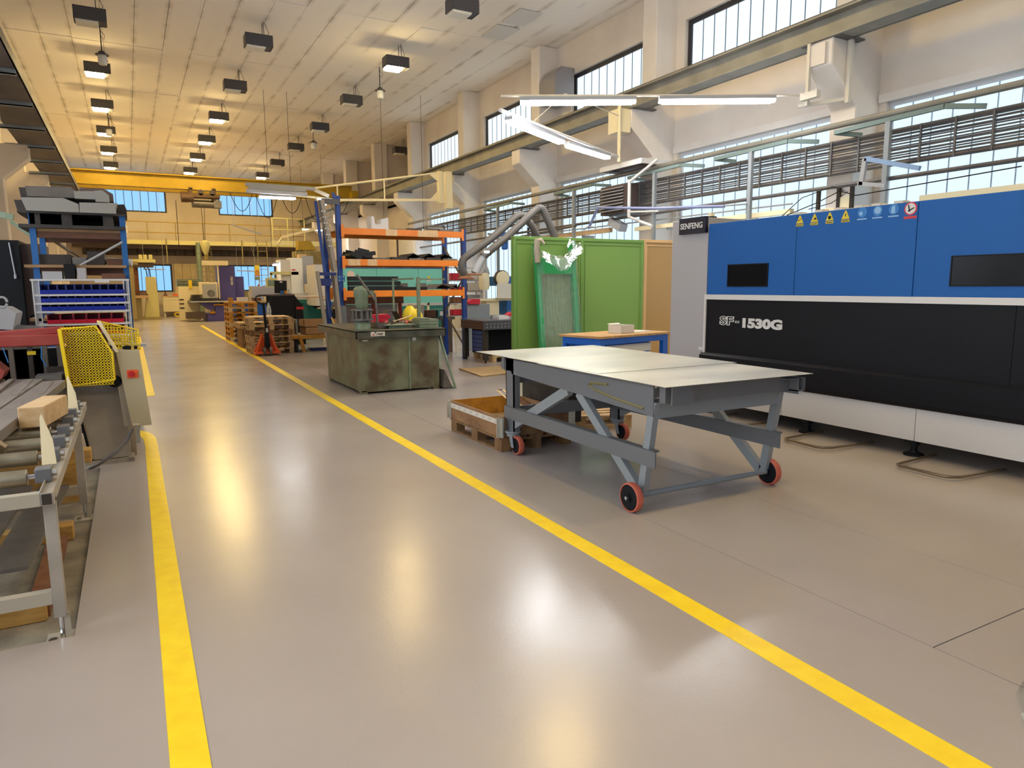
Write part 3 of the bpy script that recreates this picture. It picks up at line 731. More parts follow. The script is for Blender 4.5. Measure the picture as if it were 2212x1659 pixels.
# odds and ends on its roof
t = thing('cable_tray', 'cream cable ducts and boxes on the roof of the laser cutter', 'cable duct', (XM + .7, 5, 2.35))
b = B().box(7.0, 4.6, 2.33, 7.12, 7.3, 2.42).box(7.0, -2, 2.36, 7.15, 4.3, 2.47)
obj('duct', b, 'cream', t)
for y in (5.75, 5.45, 5.2, 4.95, 4.75, 4.5): obj('junction_box', B().box(6.98, y - .05, 2.33, 7.1, y + .05, 2.44), 'offwhite', t)
obj('cable', B().pipe([(7.0, 6.0, 2.4), (7, 5.7, 2.6), (7, 5.3, 2.68), (7, 5.1, 2.6), (7, 5.3, 2.5), (7, 5.6, 2.46)], .005, 5).pipe([(7, 5.9, 2.42), (7, 5.5, 2.52), (7, 5.2, 2.62), (7, 5.0, 2.55), (7, 4.3, 2.58), (7, 3.4, 2.62)], .006, 5), 'blackmatt', t)
t = thing('alarm_light', 'small pale beacon on the grey end of the laser cutter', 'beacon', (6.9, 7.5, 2.42))
obj('stem', B().box(6.85, 7.0, 2.42, 6.95, 7.1, 2.5), 'blackmatt', t); obj('lens', B().box(6.87, 7.02, 2.5, 6.93, 7.08, 2.55), 'cream', t)

# ------------------------------------------------------------------ sheet metal cart
t = thing('sheet_cart', 'grey steel sheet metal cart on red-tyred wheels by the yellow line', 'cart', (3.7, 4.7, 0))
for x in (3.12, 4.36):
    s = 1 if x < 3.5 else -1
    obj('side_panel', B().prism([(3.68, .695), (3.68, .925), (5.84, .925), (5.84, .80), (5.72, .80), (5.72, .775)] if s == 1 else [(3.5, .78), (3.5, .9), (5.84, .9), (5.84, .78)], 'x', x, x + .012), 'cartgrey', t)
    obj('side_flange', B().box(x, 3.68, .913, x + .09 * s if s == 1 else x + .01, 5.84, .925) if s == 1 else B().box(x - .09, 3.5, .888, x, 5.84, .9), 'cartgrey', t)
    obj('front_leg', B().bar((x + .03, 3.70, .79), (x + .03, 3.81, .10), .05, .065, up=(0, 1, 0)), 'cartgrey2', t)
    obj('diagonal_leg', B().bar((x + .03, 4.62, .74), (x + .03, 3.84, .12), .05, .075, up=(0, 1, 0)), 'cartgrey2', t)
    obj('rear_leg', B().box(x, 5.68, .22, x + .012, 5.83, .92).box(x, 5.68, .22, x + .07, 5.692, .92).box(x, 5.818, .22, x + .07, 5.83, .92), 'cartgrey', t)
    obj('side_rail', B().bar((x - .01, 5.84, .395), (x - .01, 3.63, .395), .012, .115).bar((x + .02, 5.84, .45), (x + .02, 3.66, .45), .06, .012), 'cartgrey', t)
    obj('rear_brace', B().bar((x + .035, 5.72, .28), (x + .035, 4.78, .74), .05, .085, up=(0, 0, 1)), 'cartgrey2', t)
obj('front_beam', B().box(3.13, 3.68, .68, 4.37, 3.74, .79).box(3.13, 3.66, .78, 4.37, 3.8, .795), 'cartgrey2', t)
obj('rear_beam', B().box(3.13, 5.74, .68, 4.37, 5.8, .79).box(3.13, 5.76, .34, 4.37, 5.8, .45), 'cartgrey', t)
for y in (3.58, 4.4, 5.2, 5.9): obj('cross_channel', B().box(3.14, y, .80, 4.36, y + .06, .935), 'cartgrey', t)
obj('front_plate', B().box(3.3, 3.585, .80, 4.1, 3.595, .935).box(3.13, 3.5, .80, 3.32, 3.51, .935), 'cartgrey', t)
obj('side_tray', B().box(4.36, 3.5, .8, 4.44, 3.9, .81).box(4.43, 3.5, .8, 4.44, 3.9, .9), 'cartgrey', t)
ax = obj('axle_bar', B().tube((3.06, 3.79, .11), (4.42, 3.79, .11), .02, 10), 'cartgrey2', t)
for x in (3.005, 4.40):
    w = obj('wheel', B().lathe([(.001, 0), (.03, -.012), (.03, 0), (.088, .004), (.095, .012), (.095, .048), (.03, .06), (.001, .06)], (x, 3.79, .105), 'x', 28), 'black', t)
    obj('tyre', B().lathe([(.094, .003), (.104, .006), (.107, .018), (.107, .044), (.104, .055), (.094, .058)], (x, 3.79, .105), 'x', 32, True), 'tyre', w)
    obj('hub_bolt', B().lathe([(.014, -.022), (.016, -.005)], (x, 3.79, .105), 'x', 6), 'chrome', w)
for x in (3.15, 4.40):
    c = obj('caster', B().lathe([(.08, .205), (.08, .22)], (x, 5.75, 0)).lathe([(.062, .17), (.066, .2)], (x, 5.75, 0)).prism([(5.69, .18), (5.75, .18), (5.71, .07), (5.66, .07)], 'x', x - .045, x - .04).prism([(5.69, .18), (5.75, .18), (5.71, .07), (5.66, .07)], 'x', x + .04, x + .045), 'cartgrey2', t)
    obj('caster_wheel', B().lathe([(.001, -.028), (.072, -.028), (.072, .028), (.001, .028)], (x, 5.66, .092), 'x', 22), 'black', c)
    obj('caster_tyre', B().lathe([(.06, -.026), (.085, -.024), (.09, -.01), (.09, .014), (.085, .026), (.07, .026), (.07, -.026)], (x, 5.66, .092), 'x', 26, True), 'tyre', c)
obj('chalk_stripe', B().pipe([(3.117, 4.2, .86), (3.117, 4.42, .845), (3.117, 4.45, .825), (3.117, 4.38, .80), (3.117, 4.1, .765), (3.117, 3.78, .74)], .011, 4), 'chalk' if 'chalk' in MATS else 'olive', t)
sheetlab = 'large bright steel sheet lying on the grey cart'
single('steel_sheet', B().box(3.03, 3.44, .936, 4.45, 5.1, .939).rot(-.006, (3.7, 4.7, 0)), 'steel', 'front steel sheet overhanging the near end of the grey cart', 'metal sheet', 'steel sheets on the cart')
single('steel_sheet', B().box(3.05, 4.24, .9395, 4.50, 6.33, .9425).rot(.006, (3.7, 4.7, 0)), 'steel', 'rear steel sheet lying on top across the far end of the cart', 'metal sheet', 'steel sheets on the cart')
single('steel_sheet', B().box(3.1, 3.8, .9432, 4.4, 3.83, .945), 'steel', 'thin steel strip', 'metal sheet') if False else None
for i in range(2): single('steel_sheet', B().box(3.09, 4.3, .926 + .005 * i, 4.35, 5.75, .929 + .005 * i), 'steel', ['lowest thin steel sheet sandwiched on the grey cart bed', 'second thin steel sheet from the bottom of the cart stack'][i], 'metal sheet', 'steel sheets on the cart')

# ------------------------------------------------------------------ pallets
def pallet(lab, loc, L=1.2, Wd=.8, mat='wood', group=None, rz=0.0, nb=5):
    # long side along local y, origin at the middle of the base
    t = thing('pallet', lab, 'pallet', (0, 0, 0), group)
    for x in (-Wd / 2 + .05, 0, Wd / 2 - .05):
        obj('bottom_board', B().box(x - .05, -L / 2, 0, x + .05, L / 2, .022), mat, t)
        for y in (-L / 2 + .072, 0, L / 2 - .072): obj('block', B().box(x - .05, y - .072, .022, x + .05, y + .072, .1), mat, t)
    for y in (-L / 2 + .072, 0, L / 2 - .072): obj('stringer_board', B().box(-Wd / 2, y - .072, .1, Wd / 2, y + .072, .122), mat, t)
    for k in range(nb):
        x = -Wd / 2 + .06 + (Wd - .12) * k / (nb - 1)
        obj('deck_board', B().box(x - (.0725 if k % 2 == 0 else .05), -L / 2, .122, x + (.0725 if k % 2 == 0 else .05), L / 2, .144), mat, t)
    t.location = loc; t.rotation_euler = (0, 0, rz)
    return t
pallet('brown pallet under the timber collar beside the grey cart', (3.46, 6.42, 0), mat='wooddark')
t = thing('pallet_collar', 'timber pallet collar with white printed tape, half hidden by the cart', 'pallet collar', (3.46, 6.42, .145))
X_, Y_ = (3.05, 3.87), (5.82, 7.02)
obj('side_board', B().box(X_[0], Y_[0], .147, X_[0] + .02, Y_[1], .345), 'woodbox', t)
obj('side_board', B().box(X_[1] - .02, Y_[0], .147, X_[1], Y_[1], .345), 'woodbox', t)
obj('end_board', B().box(X_[0] + .02, Y_[0], .147, X_[1] - .02, Y_[0] + .02, .345), 'woodbox', t)
obj('end_board', B().box(X_[0] + .02, Y_[1] - .02, .147, X_[1] - .02, Y_[1], .345), 'woodgold', t)
tp = obj('packing_tape', B().box(X_[0] - .002, Y_[0], .268, X_[0], Y_[1], .318), 'offwhite', t)
b = B()
for k in range(8): b.text('OHF', .04, (X_[0] - .0025, Y_[1] - .06 - k * .145, .279), (0, -1, 0), (0, 0, 1), ext=.0005, shear=.25)
obj('tape_print', b, 'lightgrey', tp)
for x in X_:
    for y in Y_: obj('corner_hinge', B().box(x - .006, y - (.05 if y == Y_[0] else .03), .15, x + .006, y + (.03 if y == Y_[0] else .05), .34).box(x - .04, y - .006, .15, x + .04, y + .006, .34), 'steel', t)
single('box_lining', B().box(3.08, 5.85, .146, 3.84, 6.99, .151), 'ply', 'pale plywood sheet lying inside the pallet collar', 'board')
for i, (p, q) in enumerate((((3.62, 6.98, .42), (3.55, 6.02, .2)), ((3.72, 6.98, .41), (3.66, 6.1, .19)))):
    t = thing('bar_grid', ['narrow flat-bar frame leaning out of the pallet collar', 'second flat-bar frame leaning inside the pallet collar'][i], 'metal frame', p, 'bar frames in the collar')
    for dx in (0, .075): obj('flat_bar', B().bar((p[0] + dx, p[1], p[2]), (q[0] + dx, q[1], q[2]), .02, .008), 'woodpale' if i == 0 else 'rust', t)
    for k in (0, 1): 
        c = Vector(p).lerp(Vector(q), k); obj('end_bar', B().bar(c, c + Vector((.075, 0, 0)), .02, .008), 'rust', t)
pallet('pale pallet standing behind the legs of the grey cart', (4.5, 6.75, 0), L=1.2, Wd=.8, mat='wood', rz=1.2)
t = thing('rail_section', 'dark rusty steel section stored on the pallet behind the cart', 'steel section', (4.0, 6.6, .3))
obj('web', B().box(3.95, 5.95, .5, 4.25, 7.2, .56).box(3.95, 6.0, .62, 4.25, 7.2, .68), 'graphite', t); obj('stool', B().box(4.02, 6.1, .145, 4.18, 7.1, .5), 'graphite', t)
# ------------------------------------------------------------------ old green steel workbench with bar bender
t = thing('workbench', 'battered green-brown steel workbench beside the yellow line', 'workbench', (3.55, 11, 0))
obj('front_panel', B().box(2.955, 10.08, .03, 3.70, 10.11, .86), 'benchgreen', t, bevel=.003)
obj('front_panel', B().box(3.72, 10.085, .03, 4.205, 10.115, .86), 'benchgreen', t, bevel=.003)
obj('panel_edge', B().box(3.70, 10.06, .03, 3.722, 10.12, .86), 'oldgreen', t)
obj('side_panel', B().box(2.935, 10.08, .04, 2.955, 12.0, .86), 'benchgreen', t)
obj('side_panel', B().box(4.19, 10.1, .04, 4.21, 12.0, .86), 'benchgreen', t)
obj('back_panel', B().box(2.955, 11.98, .04, 4.2, 12.0, .86), 'benchgreen', t)
for x in (2.94, 4.1): 
    for y in (10.08, 11.9): obj('foot', B().box(x, y, 0, x + .1, y + .1, .05), 'benchgreen', t)
obj('top_plate', B().box(2.86, 9.98, .935, 4.29, 12.3, .955), 'benchtop', t)
obj('top_rim', B().box(2.86, 9.98, .84, 4.29, 10.0, .95).box(2.86, 9.98, .84, 2.88, 12.3, .95).box(4.27, 9.98, .84, 4.29, 12.3, .95), 'benchtop', t, bevel=.003)
lb_ = obj('maker_plate', B().box(3.085, 9.973, .872, 3.30, 9.98, .938), 'offwhite', t)
obj('logo', B().prism([(3.11, .885), (3.145, .885), (3.122, .912)], 'y', 9.9715, 9.973), 'red', lb_)
obj('lettering', B().prism([(3.14, .935), (3.165, .935), (3.158, .905)], 'y', 9.9715, 9.973).text('rwt', .068, (3.165, 9.972, .885), (1, 0, 0), (0, 0, 1), ext=.001, shear=.35, bold=.0008), 'blackmatt', lb_)
obj('stain_label', B().box(2.99, 10.076, .795, 3.07, 10.079, .815), 'offwhite', t); obj('stain_label', B().lathe([(.03, 0), (.03, .003)], (3.80, 10.08, .80), 'y', 14), 'white', t)
obj('leaning_profile', B().bar((4.26, 10.2, .85), (4.42, 9.95, .0), .03, .03).bar((4.24, 10.5, .85), (4.3, 10.1, .02), .03, .03).bar((4.42, 9.95, .02), (4.25, 10.4, .02), .03, .03), 'oldgreen', t)
single('steel_offcut', B().prism([(4.235, .02), (4.40, .0), (4.26, .3)], 'y', 10.0, 10.5), 'graphite2', 'bent dark steel offcut on the floor against the workbench', 'metal scrap')
t = thing('bar_bender', 'old green bar bender with round die table and long lever', 'machine', (3.12, 10.5, .955))
obj('base', B().lathe([(.13, 0), (.12, .08), (.1, .12)], (3.12, 10.5, .955)), 'oldgreen', t)
obj('die_table', B().lathe([(.05, .12), (.17, .13), (.17, .16), (.05, .16), (.05, .27), (.17, .28), (.17, .30), (.05, .31)], (3.12, 10.5, .955), 'z', 22), 'steeldark', t)
for k in range(10):
    a = k * .628; obj('die_pin', B().tube((3.12 + .135 * math.cos(a), 10.5 + .135 * math.sin(a), 1.115), (3.12 + .135 * math.cos(a), 10.5 + .135 * math.sin(a), 1.235), .024, 8), 'graphite2', t)
obj('head', B().lathe([(.07, .3), (.1, .36), (.1, .46), (.12, .5), (.12, .6), (.09, .64), (.001, .65)], (3.12, 10.5, .955), 'z', 12).box(3.1, 10.42, 1.47, 3.3, 10.56, 1.54), 'oldgreen', t)
obj('lever', B().tube((3.03, 10.4, 1.78), (3.3, 10.42, 1.40), .018, 8).tube((3.31, 10.42, 1.5), (3.34, 10.42, .96), .018, 8), 'graphite2', t)
t = thing('steel_stand', 'pale green square-tube stand rising from the workbench top', 'stand', (4.2, 10.9, .955))
obj('upright', B().box(4.18, 10.88, .95, 4.23, 10.93, 1.75), 'oldgreen', t)
obj('top_bar', B().box(4.23, 10.89, 1.7, 4.68, 10.92, 1.73), 'oldgreen', t)
obj('rear_upright', B().box(4.14, 12.0, .955, 4.17, 12.03, 1.74).box(4.14, 11.0, 1.71, 4.17, 12.0, 1.74), 'oldgreen', t)
t = thing('plate_stack', 'stack of thick grey-green plates on the corner of the workbench', 'metal plates', (4.12, 10.4, .955))
for k, (x0, x1, z0, z1) in enumerate(((3.96, 4.28, .956, 1.0), (3.96, 4.28, 1.004, 1.045), (3.97, 4.28, 1.049, 1.085), (4.0, 4.14, 1.088, 1.105))): obj('plate', B().box(x0, 10.25, z0, x1, 10.62, z1), 'oldgreen', t, bevel=.003)
t = thing('tool_tray', 'low grey-green tray heaped with small steel parts on the workbench', 'tray', (3.55, 10.6, .955))
obj('tray', B().box(3.5, 10.35, .955, 3.85, 10.7, 1.0).box(3.42, 10.3, 1.0, 3.92, 10.75, 1.012), 'oldgreen', t)
rnd = random.Random(5)
for k in range(14):
    x, y = rnd.uniform(3.45, 3.85), rnd.uniform(10.35, 10.7); a = rnd.uniform(0, 3)
    obj('steel_part', B().bar((x, y, 1.022), (x + .1 * math.cos(a), y + .1 * math.sin(a), 1.03 + rnd.uniform(0, .03)), .025, .02), rnd.choice(['graphite', 'steeldark', 'rust', 'binred']), t)
single('steel_box', B().tray(3.33, 10.4, .956, 3.48, 10.8, 1.04, .006), 'graphite2', 'open grey steel box on the workbench beside the bender lever', 'box')
single('red_bin', B().prism([(3.55, 1.06), (3.82, 1.06), (3.86, 1.1), (3.8, 1.14), (3.52, 1.13)], 'y', 11.3, 11.5).box(3.56, 11.3, .956, 3.8, 11.5, 1.06), 'binred', 'small red bin lying on the workbench', 'bin', bevel=.006)
single('folded_plate', B().slab([(3.75, 11.4, 1.0), (3.85, 11.4, 1.18), (3.85, 11.7, 1.18), (3.75, 11.7, 1.0)], .01).slab([(3.85, 11.4, 1.18), (4.0, 11.4, 1.17), (4.0, 11.7, 1.17), (3.85, 11.7, 1.18)], .01).slab([(4.0, 11.4, 1.17), (4.1, 11.4, .96), (4.1, 11.7, .96), (4.0, 11.7, 1.17)], .01), 'graphite', 'dark folded plate piece standing on the workbench', 'metal part')
single('cast_part', B().lathe([(.05, 0), (.12, .02), (.13, .08), (.06, .1)], (3.95, 10.85, .956)), 'rust', 'rusty cast round part on the workbench', 'metal part')
single('copper_pipe', B().pipe([(3.7, 10.8, 1.03), (4.0, 10.9, 1.1), (4.1, 10.95, 1.12)], .012, 6), 'woodpale', 'thin bent pink rod lying over the workbench', 'rod')
single('work_cloth', B().lathe([(.13, 0), (.14, .1), (.11, .2), (.05, .27), (.001, .28)], (4.42, 11.9, .98), 'z', 9).lathe([(.13, 0), (.12, .1), (.06, .2), (.001, .22)], (4.56, 11.95, .98), 'z', 8), 'yellow', 'crumpled yellow cloth bundle behind the pale green stand', 'cloth')
single('cloth_stool', B().box(4.35, 11.75, 0, 4.65, 12.1, .98), 'woodpale', 'pale box stand under the yellow cloth bundle', 'stand')

# ------------------------------------------------------------------ orange pallet rack
t = thing('pallet_rack', 'tall pallet rack with orange beams and blue posts behind the workbench', 'rack', (5.1, 14.5, 0))
def rack_post(x, y, ztop, m='rackblue', lean=0):
    p = obj('post', B().box(x - .05, y, 0, x - .044, y + .07, ztop).box(x + .044, y, 0, x + .05, y + .07, ztop).box(x - .05, y, 0, x + .05, y + .006, ztop), m, t)
    return p
rack_post(3.75, 14.0, 3.38); rack_post(6.48, 14.0, 2.82); rack_post(3.75, 15.05, 2.9); rack_post(6.48, 15.05, 2.85)
b = B()
for x in (6.48,):
    for k in range(40): b.box(x - .03, 13.995, .95 + k * .045, x - .012, 14.0, .965 + k * .045); b.box(x + .012, 13.995, .95 + k * .045, x + .03, 14.0, .965 + k * .045)
h_ = obj('slots', b, 'gap', t); h_['kind'] = 'stuff'
for y, m in ((13.95, 'orange'), (15.02, 'orange')):
    for z in (2.69, 2.08, 1.45):
        bm_ = obj('beam', B().box(3.81, y, z - .06, 6.43, y + .05, z + .07), m, t, bevel=.004)
        for x in (3.80, 6.40): obj('beam_hook', B().box(x - (.02 if x < 5 else 0), y - .012, z - .12, x + (.04 if x < 5 else .05), y, z + .13), m, bm_)
for z in (2.69, 2.08, 1.45): obj('shelf_board', B().box(3.83, 14.0, z + .05, 6.41, 15.02, z + .068), 'wood', t)
for x in (3.78, 6.46):
    for z0, z1 in ((.3, 1.0), (1.0, 1.75), (1.75, 2.5)): obj('brace', B().bar((x, 14.05 if z0 != 1.0 else 15.08, z0), (x, 15.08 if z0 != 1.0 else 14.05, z1), .03, .03), 'bronze', t)
obj('splice_plate', B().box(3.55, 13.975, 1.70, 3.83, 13.99, 1.82), 'bluemetal', t)
b = B()
for x in (3.6, 3.72, 3.8):
    for z in (1.725, 1.795): b.lathe([(.001, -.012), (.012, -.008), (.012, 0)], (x, 13.975, z), 'y', 8)
obj('bolt', b, 'white', t)['kind'] = 'stuff'
obj('foot_guard', B().box(3.69, 13.93, 0, 3.82, 14.06, 1.22), 'cartgrey', t)
for s_, (x, z) in enumerate(((4.0, 1.45), )): obj('load_label', B().box(x, 13.946, z - .03, x + .3, 13.95, z + .05), 'white', t)
for x0_, x1_, z_ in ((4.7, 4.95, 2.69), (5.4, 5.85, 2.69), (3.9, 4.15, 2.08), (4.3, 4.5, 2.08)): obj('tape', B().box(x0_, 13.9465, z_ - .06, x1_, 13.9495, z_ + .07), 'woodpale', t)
t = thing('rack_frame', 'grey and blue upright frames leaning beside the orange rack', 'rack frame', (3.4, 14, 0))
obj('upright', B().bar((3.40, 13.9, 3.27), (3.62, 13.95, 1.9), .11, .08), 'uprightgrey', t); obj('upright', B().bar((3.31, 13.98, 3.25), (3.52, 14.0, 1.0), .05, .05), 'rackblue', t)
b = B()
for k in range(7):
    for s in (-.025, .025): b.lathe([(.001, -.006), (.014, -.004), (.014, 0)], (3.42 + k * .018 + s, 13.84, 3.05 - k * .11), 'y', 8)
obj('hole', b, 'white', t)['kind'] = 'stuff'
obj('upright', B().bar((3.58, 13.85, 1.88), (3.72, 13.9, 0), .1, .07), 'uprightgrey', t); obj('upright', B().bar((3.22, 13.7, 1.9), (3.42, 13.7, 0), .08, .06), 'uprightgrey', t)
obj('link', B().box(3.42, 13.9, 3.2, 3.76, 13.95, 3.3), 'raildark', t); obj('link', B().box(3.26, 13.75, 1.62, 3.5, 13.8, 1.76).box(3.24, 13.75, 1.82, 3.6, 13.8, 1.88), 'navy', t)
obj('top_tip', B().bar((3.66, 14.0, 3.43), (3.7, 14.0, 3.3), .05, .05), 'rackblue', t)
# what lies on the rack
def channel(name, x, y, z, L_, lab, mat='profile', w=.1, h=.09, ang=0.0, grp='steel profiles on the orange rack'):
    b = B().box(x, y, z, x + L_, y + .004, z + h).box(x, y, z, x + L_, y + w, z + .004).box(x, y + w - .004, z, x + L_, y + w, z + h)
    if ang: b.rot(ang, (x + L_ / 2, y, z), 'y')
    return single(name, b, mat, lab, 'steel profile', grp, smooth=False)
z0 = 1.519
for k in range(3):
    channel('steel_channel', 3.9, 13.97 + k * .005, z0 + k * .098, 1.15 - .05 * k, 'dark steel channel, %s of the stack on the lowest orange shelf' % ['bottom', 'middle', 'top'][k], h=.09)
channel('steel_channel', 5.1, 14.0, z0, .5, 'short dark channel lying alone mid lowest orange shelf', h=.07)
single('steel_plate', B().box(5.0, 14.1, z0, 5.2, 14.2, z0 + .15), 'graphite2', 'small upright steel plate beside the channel stack', 'steel profile', 'steel profiles on the orange rack')
single('steel_plate', B().box(5.42, 14.1, z0, 5.62, 14.2, z0 + .15), 'graphite2', 'second upright steel plate right of the short channel', 'steel profile', 'steel profiles on the orange rack')
for k in range(2):
    x = 5.75 + k * .35
    single('angle_sheet', B().slab([(x, 14, z0 + .02), (x + .2, 14, z0 + .12), (x + .2, 14.8, z0 + .12), (x, 14.8, z0 + .02)], .008).slab([(x + .2, 14, z0 + .12), (x + .55 - .35 * k, 14, z0 + .02), (x + .55 - .35 * k, 14.8, z0 + .02), (x + .2, 14.8, z0 + .12)], .008), 'graphite2', ['flat folded sheet lying on the right half of the lowest shelf', 'zigzag folded sheet at the right end of the lowest shelf'][k], 'steel profile', 'steel profiles on the orange rack')
z0 = 2.149
for k in range(5):
    channel('steel_channel', 3.95 + k * .08, 13.97 + k * .02, z0 + .03 + (k % 3) * .05, .24, 'dark channel end, %s of the heap above the blue post' % ORD[k], ang=.5 - .15 * k, h=.08, w=.9)
for k in range(5):
    x = 4.45 + k * .38
    single('flat_profile', B().box(x, 13.98, z0, x + .33, 14.9, z0 + .035 + .02 * (k % 2)), 'graphite' if k % 2 else 'graphite2', 'flat dark profile bundle, %s from the left on the middle shelf' % ORD[k], 'steel profile', 'flat profiles on the middle shelf')
for k in range(3):
    x = 5.15 + k * .36
    single('angle_sheet', B().slab([(x, 14, z0 + .05), (x + .16, 14, z0 + .13), (x + .16, 14.8, z0 + .13), (x, 14.8, z0 + .05)], .01).slab([(x + .16, 14, z0 + .13), (x + .34, 14, z0 + .05), (x + .34, 14.8, z0 + .05), (x + .16, 14.8, z0 + .13)], .01), 'graphite', 'folded dark sheet, %s in the right heap of the middle shelf' % ORD[k], 'steel profile', 'folded sheets on the middle shelf')
z0 = 2.759
single('white_bracket', B().prism([(4.42, z0), (4.78, z0), (4.78, z0 + .24), (4.62, z0 + .2), (4.62, z0 + .1), (4.5, z0 + .1), (4.48, z0 + .24), (4.42, z0 + .26)], 'y', 14.0, 14.3), 'white', 'white notched sheet bracket on the top orange shelf', 'bracket', smooth=False)
for k in range(4):
    single('flat_profile', B().box(4.9 + k * .35, 14.1, z0, 5.2 + k * .36, 14.9, z0 + .03 + .02 * (k % 2)), ['graphite2', 'graphite', 'wood', 'graphite2'][k], 'flat profile lying on the top orange shelf, %s from the left' % ORD[k], 'steel profile', 'flat profiles on the top shelf')
t = thing('motor_part', 'greenish electric motor lying on the top orange shelf', 'motor', (6.05, 14.4, z0))
obj('case', B().lathe([(.05, 0), (.07, .02), (.07, .4), (.05, .42)], (5.75, 14.4, z0 + .08), 'x', 12), 'steeldark', t); obj('flange', B().lathe([(.08, 0), (.08, .03)], (6.15, 14.4, z0 + .08), 'x', 12), 'graphite', t)
# things in front of / below the rack
t = thing('crate_shelf', 'brown wooden shelf board on red posts below the orange rack', 'shelf', (5.2, 15.9, 0))
obj('board', B().box(4.3, 15.9, 1.2, 5.75, 16.3, 1.38), 'brown', t); obj('post', B().box(5.02, 16.0, 0, 5.08, 16.1, 1.2), 'redarm', t); obj('post', B().box(5.68, 16.0, 0, 5.74, 16.1, 1.2), 'redarm', t); obj('post', B().box(4.32, 16.0, 0, 4.38, 16.1, 1.2), 'redarm', t)
single('grey_board', B().box(4.4, 16.2, .0, 5.7, 16.25, 1.18), 'lightgrey', 'pale grey panel standing under the brown shelf board', 'panel')
for i, (x, h, m, lab) in enumerate(((6.0, .3, 'offwhite', 'white carton on the bench under the rack'), (6.35, .16, 'brown', 'small brown carton beside the yellow cloth'), (6.6, .18, 'tealdark', 'green labelled carton on the welding bench edge'))):
    c_ = single('carton', B().box(x - .15, 15.6, .87, x + .15, 15.9, .87 + h), m, lab, 'box', bevel=.006)
single('label_card', B().box(6.55, 15.59, .9, 6.7, 15.598, 1.0), 'white', 'white label card on the green carton', 'label')
single('storage_bench', B().box(5.8, 15.5, .8, 6.9, 16.1, .87).box(5.85, 15.55, 0, 5.92, 15.62, .8).box(6.78, 15.55, 0, 6.85, 15.62, .8).box(5.85, 16, 0, 5.92, 16.06, .8).box(6.78, 16, 0, 6.85, 16.06, .8), 'darkbrown', 'dark bench under the cartons behind the rack', 'bench')

# ------------------------------------------------------------------ welding tables
def weld_table(lab, x, y, L_, D_, m, rz=0.0):
    t = thing('welding_table', lab, 'table', (0, 0, 0), 'perforated welding tables')
    obj('top', B().box(0, 0, .865, L_, D_, .885), m, t)
    for (a, c, d, e, nm) in ((0, 0, L_, .015, 'front_apron'), (0, D_ - .015, L_, D_, 'rear_apron'), (0, .015, .015, D_ - .015, 'left_apron'), (L_ - .015, .015, L_, D_ - .015, 'right_apron')):
        ap = obj(nm, B().box(a, c, .7, d, e, .865), m if nm != 'left_apron' else 'copper', t)
        if nm in ('front_apron', 'left_apron'):
            b = B(); n_ = int((L_ if nm == 'front_apron' else D_) / .085)
            for k in range(1, n_):
                for z in (.75, .815):
                    if nm == 'front_apron': b.lathe([(.001, -.003), (.014, -.002), (.014, 0)], (k * .085, c, z), 'y', 8)
                    else: b.lathe([(.001, -.003), (.014, -.002), (.014, 0)], (a, k * .085, z), 'x', 8)
            h = obj('hole', b, 'lightgrey' if nm == 'front_apron' and m == 'graphite2x' else 'gap', ap); h['kind'] = 'stuff'
    for a in (.03, L_ - .13):
        for c in (.03, D_ - .13): obj('leg', B().box(a, c, .06, a + .1, c + .1, .7).box(a + .035, c + .035, 0, a + .065, c + .065, .06), 'graphite', t)
    t.location = (x, y, 0); t.rotation_euler = (0, 0, rz); return t
M('graphite2x', '62626a', .4, .5)
weld_table('large dark perforated welding table with drawers below', 6.36, 12.85, 1.45, 1.12, 'graphite2x')
weld_table('smaller brown perforated table half hidden by the green partition', 7.15, 11.75, 1.0, .8, 'copper')
t = thing('drawer_cabinet', 'dark drawer cabinet standing under the welding table', 'cabinet', (6.9, 13.9, 0))
obj('body', B().box(6.55, 13.02, .16, 7.6, 13.8, .68), 'black', t)
for k in range(5): obj('drawer', B().box(6.535, 13.08, .2 + k * .092, 6.55, 13.75, .28 + k * .092), 'purpleblue' if 'purpleblue' in MATS else 'cartgrey', t)
pallet('pale pallet under the dark drawer cabinet', (7.07, 13.42, 0), L=.9, Wd=.9, mat='wood')
def red_bin(x, y, z, lab, m='binred', s=1.0, rz=0.0):
    b = B().prism([(x, z), (x + .3 * s, z), (x + .3 * s, z + .13 * s), (x + .08 * s, z + .13 * s), (x - .03 * s, z + .06 * s)], 'y', y, y + .2 * s)
    if rz: b.rot(rz, (x, y, z))
    return single('storage_bin', b, m, lab, 'bin', 'red bins around the welding tables', bevel=.006)
red_bin(7.35, 13.6, .886, 'bright red bin standing on the welding table')
red_bin(7.35, 15.62, 1.151, 'red bin sticking out above the grey plate')
single('steel_plate', B().box(7.2, 15.7, .0, 7.95, 15.74, 1.15), 'cartgrey2', 'grey plate standing behind the welding table', 'plate')
single('white_box', B().box(6.85, 13.1, .886, 7.1, 13.4, .96), 'white', 'white flat box on the welding table edge', 'box', bevel=.006)
t = thing('switch_box', 'white and grey control boxes on the welding table', 'box', (7.3, 13.2, .886))
obj('case', B().box(6.9, 13.35, .886, 7.2, 13.6, .97), 'cartgrey2', t); obj('white_case', B().box(7.15, 13.05, .886, 7.65, 13.2, .95), 'white', t)
single('dark_rail', B().box(7.9, 14.55, .0, 8.8, 14.75, 1.0), 'bluemetal', 'dark blue beam on the far side of the welding table', 'beam')
single('floor_cable', B().pipe([(7.75, 13.3, .7), (7.7, 13.1, .4), (7.8, 12.9, .1), (8.0, 12.7, .015), (8.3, 12.6, .015)], .01, 5), 'black', 'black cable hanging from the welding table to the floor', 'cable')
